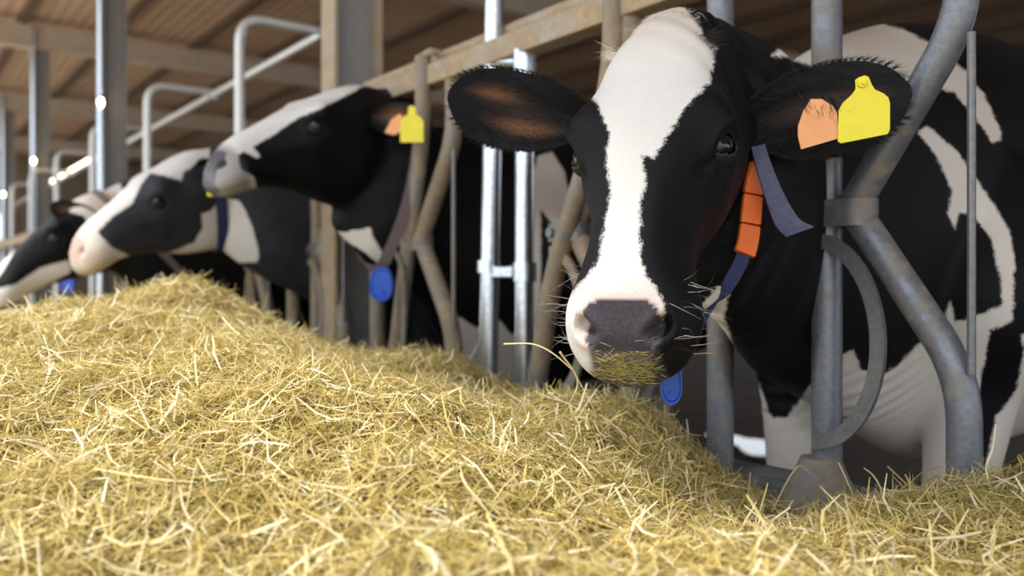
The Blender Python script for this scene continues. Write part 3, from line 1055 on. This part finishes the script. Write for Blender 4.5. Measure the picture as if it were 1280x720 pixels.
# ---- nearest cow
BLAZE = [(827, 8), (807, 17), (793, 37), (780, 53), (770, 62), (755, 62), (742, 62), (752, 77), (748, 97), (736, 117), (747, 130), (753, 147), (763, 167), (757, 190), (760, 217), (763, 240), (761, 250), (756, 280), (751, 311), (744, 333), (727, 353), (711, 371), (690, 396), (680, 418), (684, 440), (700, 470), (720, 500), (800, 500), (812, 455), (818, 431), (829, 396), (832, 380), (820, 360), (807, 342), (801, 320), (799, 289), (802, 253), (807, 227), (804, 200), (803, 193), (817, 198), (833, 173), (847, 150), (863, 127), (888, 103), (892, 73), (895, 60), (880, 47), (873, 30), (860, 14), (843, 0)]
NECK_W = [(850, 430), (862, 398), (885, 372), (915, 335), (927, 318), (929, 342), (912, 365), (904, 394), (911, 413), (918, 440), (925, 460), (949, 479), (960, 512), (932, 512), (910, 470), (880, 420)]
BELLY_W = [(900, 500), (932, 510), (950, 508), (967, 522), (982, 522), (1000, 500), (1012, 482), (1048, 446), (1067, 437), (1076, 462), (1102, 470), (1123, 456), (1150, 428), (1180, 405), (1187, 376), (1195, 402), (1230, 392), (1253, 380), (1251, 350), (1240, 300), (1216, 267), (1198, 266), (1194, 287), (1184, 267), (1191, 240), (1171, 196), (1147, 164), (1160, 158), (1198, 191), (1238, 249), (1262, 288), (1268, 320), (1266, 400), (1262, 430), (1300, 400), (1300, 700), (900, 700)]
TOP_W = [(964, 69), (993, 44), (1020, 30), (1055, 20), (1127, 36), (1173, 58), (1207, 89), (1229, 116), (1253, 168), (1250, 176), (1240, 178), (1222, 150), (1193, 116), (1165, 105), (1130, 118), (1090, 110), (1050, 100), (1011, 82), (984, 72)]
BELLY_B = [(1237, 413), (1272, 400), (1280, 440), (1270, 490), (1245, 520), (1228, 600), (1222, 500)]


def neck1(H, cl):
    return [(H(0, -0.01, -0.12), .07, .10, .12), (H(0, 0.0, -0.135) + Vector((.045, .05, -.02)), .092, .14, .20), (cl(.15, .055, .87), .105, .18, .27),
            (cl(0, 0.01, .80), .12, .255, .33), (cl(-.2, 0, .79), .17, .35, .42)]


cow1 = dict(s=0.15, folds=True, dusty=0.22, label='black cow with broad white blaze facing the viewer, nearest of the row', poll=at(828, 20, 1.38), nose=at(757, 432, 1.10),
            up=(-0.40, -0.80, 0.50), neck=neck1, voxel=0.005, legs=((-0.37, .15), (-0.28, .155)), head_white=[BLAZE], body_white=[NECK_W, BELLY_W, TOP_W], body_black=[BELLY_B],
            eye_open=0.52, scale=1.0, smooth=40)
root, body, H, (X, A, C), bvh, wv, cl = build_cow(cow1)

inner_r = [(0.66, 0.34, 0.20, 0.20, 0.85), (0.42, -0.34, 0.24, 0.22, 0.95), (0.5, 0.05, 0.25, 0.10, 0.35)]
ear_r, ER, fr = make_ear('ear', at(735, 158, 1.45), at(560, 118, 1.40), Vector((0.1, 0, 1)), 0.074, 1.15, M['ear'], body, inner_r)
ear_l, EL, fl_ = make_ear('ear', at(915, 165, 1.43), at(1140, 112, 1.37), Vector((-0.12, 0, 1)), 0.084, 0.7, M['ear_dark'], body, [(0.55, 0.1, 0.3, 0.3, 0.5)], root=0.42)
tag(ear_r, 'black ear with brown inner patches'); tag(ear_l, 'black ear with a yellow and an orange tag')


def ear_hair(P, fr, parent, n=1500, out=0.011):
    L, W, N = (np.array(v) for v in fr)
    roots, dirs, lens = [], [], []
    for _ in range(n):
        t = rng.uniform(0.02, 1); i = int(t * (len(P) - 1))
        sd = 1 if rng.random() < 0.5 else -1
        j = P.shape[1] - 1 if sd > 0 else 0
        if i >= len(P) - 2: j = rng.integers(0, P.shape[1])
        roots.append(P[i, j] + rng.normal(size=3) * 0.001)
        dirs.append(W * sd * (0.55 - t * 0.3) + L * (1.0 + t * 0.5) + rng.normal(size=3) * 0.22)
        lens.append(out * rng.uniform(0.4, 1.2))
    for _ in range(n // 2):        # the inside of the ear
        i = rng.integers(1, len(P) - 2); j = rng.integers(1, P.shape[1] - 1)
        sd = (j - P.shape[1] / 2) / P.shape[1] * 2
        roots.append(P[i, j]); dirs.append(L * 1.0 + W * sd * -0.5 + N * 0.22 + rng.normal(size=3) * 0.2); lens.append(out * rng.uniform(0.8, 2.2) * (0.5 + abs(sd)))
    return hair('ear_hair', roots, dirs, lens, 0.0008, M['hair_black'], parent)


ear_hair(ER, fr, ear_r); ear_hair(EL, fl_, ear_l, 2000, 0.013)
YT = [(1069, 112), (1069, 105.5), (1068.5, 100), (1073, 97), (1081, 94.5), (1085.5, 96.7), (1089, 105.5), (1093, 112), (1104, 117), (1110, 122), (1112, 129), (1112, 162), (1109, 168), (1051, 179.5), (1047, 177), (1048, 138), (1053, 129), (1064, 119)]
OT = [(1004, 138), (1013, 124), (1027, 124), (1040, 132), (1045.5, 140), (1049, 173), (1001, 187), (997, 171), (997, 158)]
mb = outline_plate(YT, 1.318, 0.0022)
bc = at(1077, 104, 1.316)
mb.tube([bc, bc + Vector((0, -0.005, 0))], 0.0072, 16); mb.tube([bc, bc + Vector((0, -0.009, 0))], 0.0036, 12)
tag(mb.build('ear_tag', M['yellow'], ear_l, 40, 0.0006), 'yellow bottle-shaped ear tag')
tag(outline_plate(OT, 1.322, 0.0022).build('ear_tag', M['peach'], ear_l, 40, 0.0006), 'pale orange ear tag')
bsum = np.array([tuple(at(1020 + rng.uniform(-22, 25), 122 + rng.uniform(-8, 12), 1.325)) for _ in range(150)])
hair('ear_hair', bsum, [np.array((0.1, -0.25, -1)) + rng.normal(size=3) * 0.2 for _ in bsum], rng.uniform(0.015, 0.035, 150), 0.0011, M['hair_black'], ear_l)

# collars: a side path hanging from the crest, mirrored to the far side of the neck
def fine(pts, n):
    return [Vector(q) for q in catmull(np.concatenate([[0], np.cumsum([(b - a).length for a, b in zip(pts, pts[1:])])]), [tuple(p) for p in pts],
                                       np.linspace(0, sum((b - a).length for a, b in zip(pts, pts[1:])), n))]


def push_out(p, bvh, off):
    loc, nrm, _, _ = bvh.find_nearest(p)
    if loc is None: return p, Vector((0, -1, 0))
    dd = (p - loc).dot(nrm)
    if dd < off: p = loc + nrm * off
    return p, nrm


def ribbon(pts, nrms, width, th, closed=False):
    rings = []
    n = len(pts)
    for i in range(n):
        a, b = (pts[(i - 1) % n], pts[(i + 1) % n]) if closed else (pts[max(i - 1, 0)], pts[min(i + 1, n - 1)])
        tg = (b - a).normalized(); nn = (nrms[i] - tg * nrms[i].dot(tg)).normalized(); w_ = tg.cross(nn)
        p = pts[i]
        rings.append([tuple(p - w_ * width / 2), tuple(p + w_ * width / 2), tuple(p + w_ * width / 2 + nn * th), tuple(p - w_ * width / 2 + nn * th)])
    P = np.array(rings)
    if closed: P = np.concatenate([P, P[:1]])
    return MB().grid(P, True, not closed)


def slack_collar(side, crest, c0, m, bvh, mat, body, width, th=0.003, off=0.004, sink=9.0):
    """side: points from the crest side down to the lowest point; m: unit vector across the neck"""
    mir = lambda p: p - m * 2 * (p - c0).dot(m)
    low = side[-1] - m * (side[-1] - c0).dot(m)
    half = [crest] + side + [low]
    full = fine(half + [mir(p) for p in side[::-1]] + [crest], 121)[:-1]
    pts, nr = [], []
    for p in full:
        out = (p - c0); lat = m * (1 if out.dot(m) > 0 else -1)
        a, b = push_out(p, bvh, off)
        if out.dot(m) < 0:
            q_ = bvh.find_nearest(p); a, b = q_[0] + q_[1] * off, q_[1]
        if p.z > sink:                      # the strap is buried in the coat over the crest
            q_ = bvh.find_nearest(p); a = q_[0] - q_[1] * 0.012
        pts.append(a)
        nr.append((b + lat * 0.3).normalized())
    for _ in range(3):
        pts = [pts[i] * 0.5 + (pts[i - 1] + pts[(i + 1) % len(pts)]) * 0.25 for i in range(len(pts))]
        nr = [(nr[i] + nr[i - 1] + nr[(i + 1) % len(nr)]).normalized() for i in range(len(nr))]
    o = ribbon(pts, nr, width, th, True).build('collar', mat, body, 60)
    return o, pts, nr


mN = Vector((.76, -.65, 0))
side = [at(893, 85, 1.49), at(926, 135, 1.455), at(944, 178, 1.435), at(941, 205, 1.43), at(938, 255, 1.42), at(929, 320, 1.40), at(906, 362, 1.38), at(882, 390, 1.35), at(856, 432, 1.31)]
up_ = bvh.ray_cast(Vector((.305, 1.48, 2.0)), Vector((0, 0, -1)))[0]
collar, cp, cn = slack_collar(side, up_ + Vector((0, 0, .004)), Vector(cow1['poll']), mN, bvh, M['navy'], body, 0.022, sink=0.855)
tag(collar, 'navy collar with three orange blocks')
vis = sorted([(p.z, i) for i, p in enumerate(cp) if (p - Vector(cow1['poll'])).dot(mN) > 0.02], reverse=True)
zs = np.array([q[0] for q in vis])[::-1]
gp = lambda z, arr: Vector([float(np.interp(z, zs, np.array([arr[q[1]][k] for q in vis])[::-1])) for k in range(3)])
for za, zb in ((0.838, 0.788), (0.785, 0.739), (0.736, 0.690)):
    zz = np.linspace(za, zb, 6)
    b = ribbon([gp(z, cp) for z in zz], [gp(z, cn) for z in zz], 0.034, 0.010).build('collar_block', M['orange'], collar, 30, 0.002)
pendant(at(839, 452, 1.27), 0.0165, 0.062, M['blue'], collar, (-0.1, -1, 0))
tail = [at(947, 182, 1.395), at(957, 215, 1.39), at(970, 250, 1.385), at(984, 278, 1.375), at(1000, 290, 1.365)]
rings = []
for k, p in enumerate(catm(tail, 16)):
    f = k / 15
    wv_ = Vector((1, 0.15, 0.25 + 0.1 * f)).normalized() * (0.011 + 0.013 * f ** 1.5)
    rings.append([tuple(p - wv_ + Vector((0, 0.004, 0))), tuple(p + Vector((0, 0.004 + 0.004, 0))), tuple(p + wv_), tuple(p + wv_ * 1.0 + Vector((0, -0.004, 0))), tuple(p + Vector((0, 0.003, 0))), tuple(p - wv_ + Vector((0, -0.001, 0)))])
tag(MB().grid(np.array(rings)).build('strap_end', M['greystrap'], collar, 50), 'loose grey-blue strap end')

# poll tuft, whiskers
def on_head(nn, yr, xr, zs=1, jitter=0.3):
    roots, dirs = [], []
    for _ in range(nn):
        x, y = rng.uniform(*xr), rng.uniform(*yr)
        p = H(x, y, 0.3); h = bvh.ray_cast(p, -C)
        if h[0] is None: continue
        roots.append(h[0]); dirs.append(Vector(h[1]) * 0.5 + A * zs + Vector(rng.normal(size=3)) * jitter)
    return roots, dirs
r_, d_ = on_head(900, (-0.05, 0.01), (-0.05, 0.05), 1.0, 0.2)
hair('poll_hair', r_, d_, rng.uniform(0.006, 0.014, len(r_)), 0.0005, M['hair_white'], body)
tuft = [H(0.074, 0.058, -0.012) + Vector(rng.normal(size=3)) * 0.006 for _ in range(90)]
hair('poll_hair', tuft, [X * 1.0 - A * 0.25 + Vector(rng.normal(size=3)) * 0.25 for _ in tuft], rng.uniform(0.012, 0.03, 90), 0.0007, M['hair_white'], body)
tuft = [H(-0.074, 0.058, -0.012) + Vector(rng.normal(size=3)) * 0.008 for _ in range(160)]
hair('poll_hair', tuft, [-X * 1.0 - A * 0.15 + Vector(rng.normal(size=3)) * 0.3 for _ in tuft], rng.uniform(0.012, 0.03, 160), 0.0007, M['hair_black'], body)
roots, dirs, lens = [], [], []
for sd in (1, -1):
    for _ in range(34):
        y = rng.uniform(0.44, 0.55); z = rng.uniform(-0.10, -0.03)
        p = H(0.3 * sd, y, z); h = bvh.ray_cast(p, -X * sd)
        if h[0] is None: continue
        roots.append(h[0]); dirs.append(X * sd + A * rng.uniform(-.5, .5) + C * rng.uniform(-.4, .8)); lens.append(rng.uniform(0.015, 0.05))
hair('whiskers', roots, dirs, lens, 0.00035, M['hair_white'], body, 0.5)

crumbs = []
cast = -(A + C * 0.8).normalized()
for _ in range(480):
    x, y0 = rng.normal(0, 0.026), 0.566 + rng.normal(0, 0.009)
    if abs(x) > 0.05: continue
    p = H(x, y0, -0.092 + (0.572 - y0) * 0.9) - cast * 0.2; h = bvh.ray_cast(p, cast)
    if h[0] is None or h[3] > 0.4: continue
    crumbs.append((h[0], Vector(h[1])))
mbc = MB()
for p, nn in crumbs:
    d = nn.cross(Vector(rng.normal(size=3))).normalized(); sdv = nn.cross(d)
    ln, wd = rng.uniform(0.002, 0.009), rng.uniform(0.0002, 0.0005)
    d = (d + X * 0.8 * np.sign(d.dot(X))).normalized()
    q = p + nn * 0.0008
    mbc.add([q - d * ln - sdv * wd, q - d * ln + sdv * wd, q + d * ln + sdv * wd, q + d * ln - sdv * wd, q + nn * 0.001], [(0, 1, 4), (1, 2, 4), (2, 3, 4), (3, 0, 4)])
hc = mbc.build('hay_crumbs', M['hay'], body, None)
set_attr(hc.data, 'tint', np.repeat(rng.beta(1.3, 3.2, len(crumbs)), 5))
tag(hc, kind='stuff')

# ---- second cow, head in profile
BL2 = [(435, 92), (460, 104), (440, 116), (400, 136), (372, 148), (340, 170), (315, 184), (326, 194), (322, 198), (305, 190), (270, 205), (262, 190), (300, 160), (350, 130), (400, 100)]
MZ2 = [(262, 195), (285, 188), (297, 192), (300, 210), (318, 222), (322, 240), (300, 250), (270, 245), (255, 215)]
TH2 = [(360, 262), (383, 269), (420, 267), (448, 264), (458, 256), (459, 268), (466, 296), (479, 318), (474, 330), (452, 312), (430, 300), (400, 290), (370, 282)]
BD2 = [(560, 470), (572, 395), (596, 410), (620, 395), (640, 420), (660, 390), (660, 240), (672, 195), (690, 190), (706, 215), (714, 262), (704, 295), (690, 280), (676, 260), (676, 500), (560, 500)]


def neck2(H, cl):
    return [(H(0, 0.0, -0.12), .07, .10, .12), (H(0, -0.05, -0.16), .09, .14, .22), (cl(-.02, 0, 1.01), .105, .19, .30), (cl(-.2, 0, .90), .15, .29, .36)]


fpz = lambda s, q, z: Vector((fp(s, q, 0).x, fp(s, q, 0).y, z))
cow2 = dict(s=1.65, hind=-2.1, jaw=1.3, label='black cow stretching its raised head sideways through the fence', poll=fpz(1.65, .13, 1.275), nose=fpz(1.65, .61, 1.025),
            up=DIN * 0.5 + Vector((0, 0, 1)) + DAL * -0.12, neck=neck2, voxel=0.0085, legs=((-0.45, .155), (-0.3, .155)), head_white=[BL2, MZ2], body_white=[TH2, BD2], tan=0.1,
            eye_open=0.6, pink=0.3, muzzle=0.6, dusty=0.25, smooth=20)
root2, body2, H2, (X2, A2, C2), bvh2, _, cl2 = build_cow(cow2)

# ---- third cow
W3 = [(60, 300), (88, 282), (150, 235), (190, 205), (225, 170), (262, 180), (262, 215), (275, 245), (330, 260), (330, 420), (100, 400)]
B3 = [[(122, 290), (140, 272), (165, 255), (175, 232), (188, 216), (210, 221), (227, 226), (230, 215), (245, 205), (275, 195), (275, 245), (266, 262), (252, 268), (253, 285), (243, 303), (222, 312), (190, 323), (160, 319), (138, 308)]]
BW3 = [(240, 250), (298, 250), (306, 262), (316, 285), (324, 318), (322, 328), (300, 328), (290, 335), (300, 348), (320, 372), (300, 380), (270, 345), (240, 345)]


def neck3(H, cl):
    return [(H(0, 0.0, -0.12), .07, .10, .11), (H(0, -0.05, -0.15), .09, .14, .16), (cl(.18, 0, .90), .105, .19, .21), (cl(-.05, 0, .84), .13, .25, .28), (cl(-.22, 0, .82), .17, .33, .36)]


cow3 = dict(s=2.4, jaw=1.22, label='white-headed cow with a large grey cheek patch and navy collar', poll=fpz(2.4, .44, 1.13), nose=fpz(2.4, .87, .775),
            up=DIN * 0.6 + Vector((0, 0, 1)) + DAL * -0.1, neck=neck3, voxel=0.0105, legs=((-0.45, .155), (-0.3, .155)), head_white=[W3], head_black=B3, body_white=[BW3], tan=0.1,
            coat=M['coat_grey'], nose_amt=0.3, pink=0.7, muzzle_tan=0.5, smooth=16)
root3, body3, H3, (X3, A3, C3), bvh3, _, cl3 = build_cow(cow3)

# ---- fourth cow
W4 = [(110, 235), (150, 228), (160, 260), (130, 285), (112, 285), (105, 270), (80, 262), (95, 245)]
W4b = [(-60, 330), (0, 300), (40, 262), (58, 262), (40, 285), (20, 310), (0, 345), (-40, 380)]
W4c = [(-20, 365), (20, 355), (50, 335), (85, 325), (90, 340), (60, 355), (30, 375), (-20, 390)]


def neck4(H, cl):
    return [(H(0, 0.0, -0.12), .07, .10, .11), (H(0, -0.05, -0.15), .09, .14, .16), (cl(.4, 0, .80), .105, .18, .21), (cl(.1, 0, .80), .13, .23, .26), (cl(-.15, 0, .80), .17, .33, .36)]


cow4 = dict(s=3.15, label='farthest dark cow with lowered head at the left edge', poll=fpz(3.15, .66, 1.02), nose=fpz(3.15, 1.05, .64),
            up=DIN * 0.7 + Vector((0, 0, 1)), neck=neck4, voxel=0.014, legs=((-0.45, .155), (-0.3, .155)), head_white=[W4, W4b, W4c], body_white=[W4], tan=0.6, nose_amt=0.8, smooth=14)
root4, body4, H4, (X4, A4, C4), bvh4, _, cl4 = build_cow(cow4)

# ears, tags, collars of the other cows
def cow_ears(H, X, A, C, body, left_tip, hw=0.062, inner=None, mat='ear', wide=None):
    out = []
    for sd in (-1, 1):
        b = H(0.088 * sd, 0.06, -0.085)
        t = b + X * sd * 0.15 - A * 0.08 - C * 0.02 if not (sd < 0 and left_tip) else Vector(left_tip)
        out.append(make_ear('ear', b, t, wide if wide is not None else (A * 0.3 + C), hw, 0.9, M[mat], body, inner)[0])
    return out


def bottle(px, py, wpx, hpx, y):
    q = [(-.5, .5), (-.5, -.05), (-.38, -.18), (-.18, -.25), (-.16, -.45), (0, -.5), (.16, -.45), (.18, -.25), (.38, -.18), (.5, -.05), (.5, .5)]
    return outline_plate([(px + a * wpx, py + b * hpx) for a, b in q], y, 0.003)


e2 = cow_ears(H2, X2, A2, C2, body2, at(528, 150, 2.72), inner=[(0.5, 0.2, 0.3, 0.5, 0.9)], wide=Vector((0, 0, 1)))
tag(bottle(515, 155, 29, 46, 2.60).build('ear_tag', M['yellow'], e2[0], 40), 'yellow ear tag')
tag(outline_plate([(481, 166), (489, 150), (500, 142), (505, 150), (504, 164), (492, 169)], 2.61, 0.003).build('ear_tag', M['peach'], e2[0], 40), 'pale orange ear tag')
e3 = cow_ears(H3, X3, A3, C3, body3, at(266, 200, 3.2), mat='ear_dark', hw=0.05)
tag(bottle(268, 236, 17, 18, 3.05).build('ear_tag', M['yellow'], e3[0], 40), 'yellow ear tag')
e4 = cow_ears(H4, X4, A4, C4, body4, at(62, 258, 3.55), mat='ear', inner=[(0.5, 0, 0.4, 0.6, 1.0)], hw=0.05)

s2 = [at(524, 160, 2.74), at(521, 190, 2.72), at(514, 235, 2.70), at(500, 282, 2.70), at(486, 315, 2.70), at(478, 332, 2.71)]
up_ = bvh2.ray_cast(Vector((s2[0].x, s2[0].y + .1, 2.5)), Vector((0, 0, -1)))[0]
cow2_c0 = cl2(0, 0, 1.0)
col2, cp2, _ = slack_collar(s2, (up_ or s2[0] + Vector((0, .1, .1))) + Vector((0, 0, .005)), cow2_c0, Vector((SN, -CS, 0)), bvh2, M['brownstrap'], body2, 0.036)
pendant(at(477, 334, 2.68), 0.040, 0.105, M['blue'], col2, (-0.2, -1, 0))
loop, ax = collar_loop(bvh3, cl3(.35, 0, .93), -DIN + Vector((0, 0, -0.15)), Vector((0, 0, 1)))
zm = max(q.z for q in loop)
loop = [q + (cl3(.35, 0, .93) - q).normalized() * (0.03 if q.z > zm - 0.08 else 0) for q in loop]
strap(loop, ax, 0.042, 0.004).build('collar', M['navy'], body3, 60)
loop, ax = collar_loop(bvh4, H4(0, -0.02, -0.15), A4, C4)
strap(loop, ax, 0.03, 0.004).build('collar', M['brownstrap'], body4, 60)
low4 = min(loop, key=lambda q: q.z)
pendant(at(85, 343, low4.y - 0.06), 0.038, 0.085, M['blue'], body4, (-0.2, -1, 0))

# ------------------------------------------------------------------ hay
CTRL = [at(*q) for q in [(0, 720, .76), (320, 720, .76), (640, 720, .77), (860, 720, .80), (1000, 720, .84), (1280, 720, .90), (1140, 690, .98), (1150, 625, 1.2), (1280, 620, 1.15),
                         (960, 662, 1.40), (880, 620, 1.42), (830, 535, 1.68), (740, 490, 1.55), (700, 540, 1.38), (770, 600, 1.25), (860, 680, 1.06), (720, 690, .88), (640, 600, 1.0), (450, 580, 1.0),
                         (450, 490, 1.25), (300, 610, .95), (200, 480, 1.3), (0, 500, 1.2), (0, 610, .97), (300, 415, 1.85), (235, 347, 2.3), (150, 374, 2.25), (80, 394, 2.2), (0, 414, 2.2), (-150, 445, 2.1),
                         (430, 450, 2.1), (540, 440, 2.1), (600, 492, 1.95), (560, 455, 2.0), (640, 515, 1.75), (340, 408, 2.4), (640, 510, 1.5), (930, 610, 1.55), (1060, 640, 1.25)]]
CTRL += [fp(s, u, z) for s, u, z in [(-1, .03, .33), (-.5, .06, .35), (-.2, .05, .335), (.1, .06, .225), (.3, .06, .22), (.5, .05, .31), (.7, .05, .33), (1.1, .05, .34), (1.6, .05, .37), (2.4, .1, .36), (3.5, .1, .33), (5, .1, .3), (8, .1, .25),
                                     (-1.6, 1.4, .28), (-1.6, .5, .33), (-.9, 1.37, .33), (0, 2.4, .05), (2, 2.3, .05), (-1.6, 2.4, .05), (4, 2.2, .02), (3.2, .9, .36), (4.5, .9, .3), (6, 1.2, .25), (8, 1.2, .2), (8, 2.2, .02)]]
ctrl = np.array([tuple(p) for p in CTRL])
cs = np.stack([(ctrl[:, 0] - F0[0]) * -SN + (ctrl[:, 1] - F0[1]) * CS, (ctrl[:, 0] - F0[0]) * -CS + (ctrl[:, 1] - F0[1]) * -SN], -1)


def tps(r): return np.where(r > 1e-9, r * r * np.log(np.maximum(r, 1e-9)), 0)


nC = len(cs)
Kx = tps(np.linalg.norm(cs[:, None] - cs[None], axis=-1)) + np.eye(nC) * 0.004
Pm = np.hstack([np.ones((nC, 1)), cs])
Am = np.block([[Kx, Pm], [Pm.T, np.zeros((3, 3))]])
sol = np.linalg.solve(Am, np.concatenate([ctrl[:, 2], np.zeros(3)]))


def lump(s, u):
    v = np.zeros_like(s)
    for k, (fa, fb, ph, am) in enumerate([(9, 4, 0.3, .007), (-5, 11, 1.7, .007), (17, 9, 2.2, .005), (13, -21, 0.9, .004), (31, 14, 4.0, .003), (-23, 33, 1.1, .003), (47, 41, 2.7, .002)]):
        v += am * np.sin(fa * s + fb * u + ph + 1.3 * np.sin(fb * 0.7 * s - fa * 0.5 * u))
    return v


def hayz(s, u):
    s, u = np.asarray(s, float), np.asarray(u, float)
    q = np.stack([s.ravel(), u.ravel()], -1)
    r = tps(np.linalg.norm(q[:, None] - cs[None], axis=-1))
    z = r @ sol[:nC] + sol[nC] + q @ sol[nC + 1:]
    return np.maximum(z.reshape(s.shape), 0.01) + lump(s, u)


ss = np.linspace(-1.6, 8, 300); uu = np.linspace(0.02, 2.4, 110)
S, U = np.meshgrid(ss, uu, indexing='ij')
Z = hayz(S, U)
GP = np.stack([F0[0] - SN * S - CS * U, F0[1] + CS * S - SN * U, Z - 0.006], -1)
heap = MB().grid(GP, False).build('hay_heap', M['haybase'], None, 180)
tag(heap, 'long heap of loose yellow hay in front of the feed fence', 'hay', kind='stuff')


def strands(N, s_rng, u_rng, len_rng, wid_rng, tilt, lift, seed, tint_shift=0.0, keep=None, curl=0.25):
    g = np.random.default_rng(seed)
    s = g.uniform(*s_rng, N); u = g.uniform(*u_rng, N)
    x = F0[0] - SN * s - CS * u; y = F0[1] + CS * s - SN * u
    pr = np.clip((1.5 / np.maximum(np.hypot(x, y), .3)) ** 1.4, 0.03, 1)
    vis = (y > 0.25) & (np.abs(x) < y * 0.72 + 0.15)
    k = vis & (g.random(N) < pr)
    if keep is not None: k &= keep(s, u)
    s, u, x, y = s[k], u[k], x[k], y[k]
    n = len(s)
    e = 0.012
    z = hayz(s, u)
    gs = (hayz(s + e, u) - z) / e; gu = (hayz(s, u + e) - z) / e
    az = g.uniform(0, 2 * np.pi, n)
    dS, dU = np.cos(az), np.sin(az)
    d = np.stack([-SN * dS - CS * dU, CS * dS - SN * dU, gs * dS + gu * dU], -1)
    d /= np.linalg.norm(d, axis=1, keepdims=True)
    nrm = np.stack([SN * gs + CS * gu, -CS * gs + SN * gu, np.ones(n)], -1)
    nrm /= np.linalg.norm(nrm, axis=1, keepdims=True)
    el = g.normal(0, tilt, n)
    d = d * np.cos(el)[:, None] + nrm * np.sin(el)[:, None]
    ln = g.uniform(*len_rng, n) * g.uniform(0.5, 1.2, n)
    wd = g.uniform(*wid_rng, n)
    side = np.cross(d, nrm + g.normal(0, .5, (n, 3)))
    side /= np.linalg.norm(side, axis=1, keepdims=True) + 1e-9
    upv = np.cross(side, d)
    bend = g.normal(0, curl, n) * ln
    bend2 = g.normal(0, curl, n) * ln
    cen = np.stack([x, y, z], -1) + nrm * g.uniform(lift[0], lift[1], n)[:, None]
    K_ = 4
    V = np.zeros((n, K_, 2, 3))
    kink = g.uniform(-0.3, 0.3, n)
    for i in range(K_):
        t = i / (K_ - 1) - 0.5
        c = cen + d * (ln * t)[:, None] + upv * (bend * (t * t - 0.08))[:, None] + side * (bend2 * np.abs(t - kink) * 0.8)[:, None]
        w2 = wd * (0.5 if 0 < i < K_ - 1 else 0.32)
        tw = side * math.cos(0.5 * t) + upv * math.sin(0.5 * t)
        V[:, i, 0] = c - tw * w2[:, None]; V[:, i, 1] = c + tw * w2[:, None]
    tint = np.clip(g.beta(2.4, 2.0, n) + tint_shift, 0, 1)
    return V, np.repeat(tint, K_ * 2)


def strand_mesh(name, parts):
    V = [p[0].reshape(-1, 3) for p in parts]
    T = np.concatenate([p[1] for p in parts])
    K_ = 4
    v = np.concatenate(V)
    n = len(v) // (K_ * 2)
    base = (np.arange(n) * K_ * 2)[:, None, None]
    q = np.array([[2 * i, 2 * i + 1, 2 * i + 3, 2 * i + 2] for i in range(K_ - 1)])[None]
    f = (base + q).reshape(-1)
    me = bpy.data.meshes.new(name)
    me.vertices.add(len(v)); me.vertices.foreach_set('co', v.astype(np.float32).ravel())
    me.loops.add(len(f)); me.loops.foreach_set('vertex_index', f.astype(np.int32))
    nf = len(f) // 4
    me.polygons.add(nf)
    me.polygons.foreach_set('loop_start', (np.arange(nf) * 4).astype(np.int32))
    me.update(calc_edges=True)
    me.validate()
    set_attr(me, 'tint', T)
    me.shade_smooth()
    return me


parts = [strands(360000, (-1.5, 3.6), (0.02, 2.0), (0.02, 0.065), (0.0008, 0.0019), 0.30, (-0.014, 0.004), 11, -0.08, None, 0.45),
         strands(140000, (-1.5, 3.6), (0.02, 2.0), (0.025, 0.075), (0.0009, 0.0024), 0.45, (-0.004, 0.015), 12, 0.06, None, 0.5),
         strands(14000, (-1.5, 3.6), (0.02, 2.0), (0.05, 0.11), (0.0016, 0.0036), 0.45, (0.003, 0.02), 13, 0.25, None, 0.3)]
me = strand_mesh('straw', parts)
st = link('straw_stalks', me, heap, M['hay'])
st.location = -heap.location
tag(st, 'loose straw stalks', kind='stuff')
print('STRANDS', sum(len(p[0]) for p in parts))


def stalk(pts, wd, label, tint=0.9, name='straw'):
    P = [np.array(p) for p in catm(pts, 14)]
    mb = MB().tube(P, [wd * (1 - 0.4 * i / 13) for i in range(14)], 6)
    o = mb.build(name, M['hay'], None, 60)
    set_attr(o.data, 'tint', np.full(len(o.data.vertices), tint))
    tag(o, label, 'straw')
    return o


stalk([at(630, 430, 1.12), at(665, 430, 1.1), at(690, 441, 1.09), at(715, 462, 1.09)], 0.0011, 'long thin straw sticking out left of the nearest muzzle')
stalk([at(1239, 612, 1.22), at(1233, 585, 1.22), at(1241, 560, 1.22), at(1245, 530, 1.22)], 0.0019, 'pale stalk standing up at the right edge of the hay', 1.0)
stalk([at(1098, 640, 1.30), at(1102, 615, 1.30), at(1092, 595, 1.30), at(1080, 585, 1.30)], 0.0016, 'bent straw on the hay just right of the post shoe', 0.95)
stalk([at(1048, 660, 1.36), at(1066, 625, 1.36), at(1058, 600, 1.36), at(1048, 578, 1.37)], 0.0015, 'thin curved straw in front of the nearest post shoe', 0.9)
stalk([at(965, 640, 1.42), at(985, 600, 1.42), at(1000, 582, 1.42), at(1012, 592, 1.42)], 0.0015, 'hooked straw over the bottom rail left of the post shoe', 0.85)
stalk([at(932, 640, 1.45), at(936, 612, 1.45), at(938, 590, 1.45)], 0.0014, 'short upright straw in front of the bottom rail', 0.85)
stalk([at(700, 440, 1.08), at(722, 475, 1.10), at(712, 505, 1.12), at(700, 530, 1.16)], 0.0013, 'bent straw hanging under the nearest muzzle', 0.85)
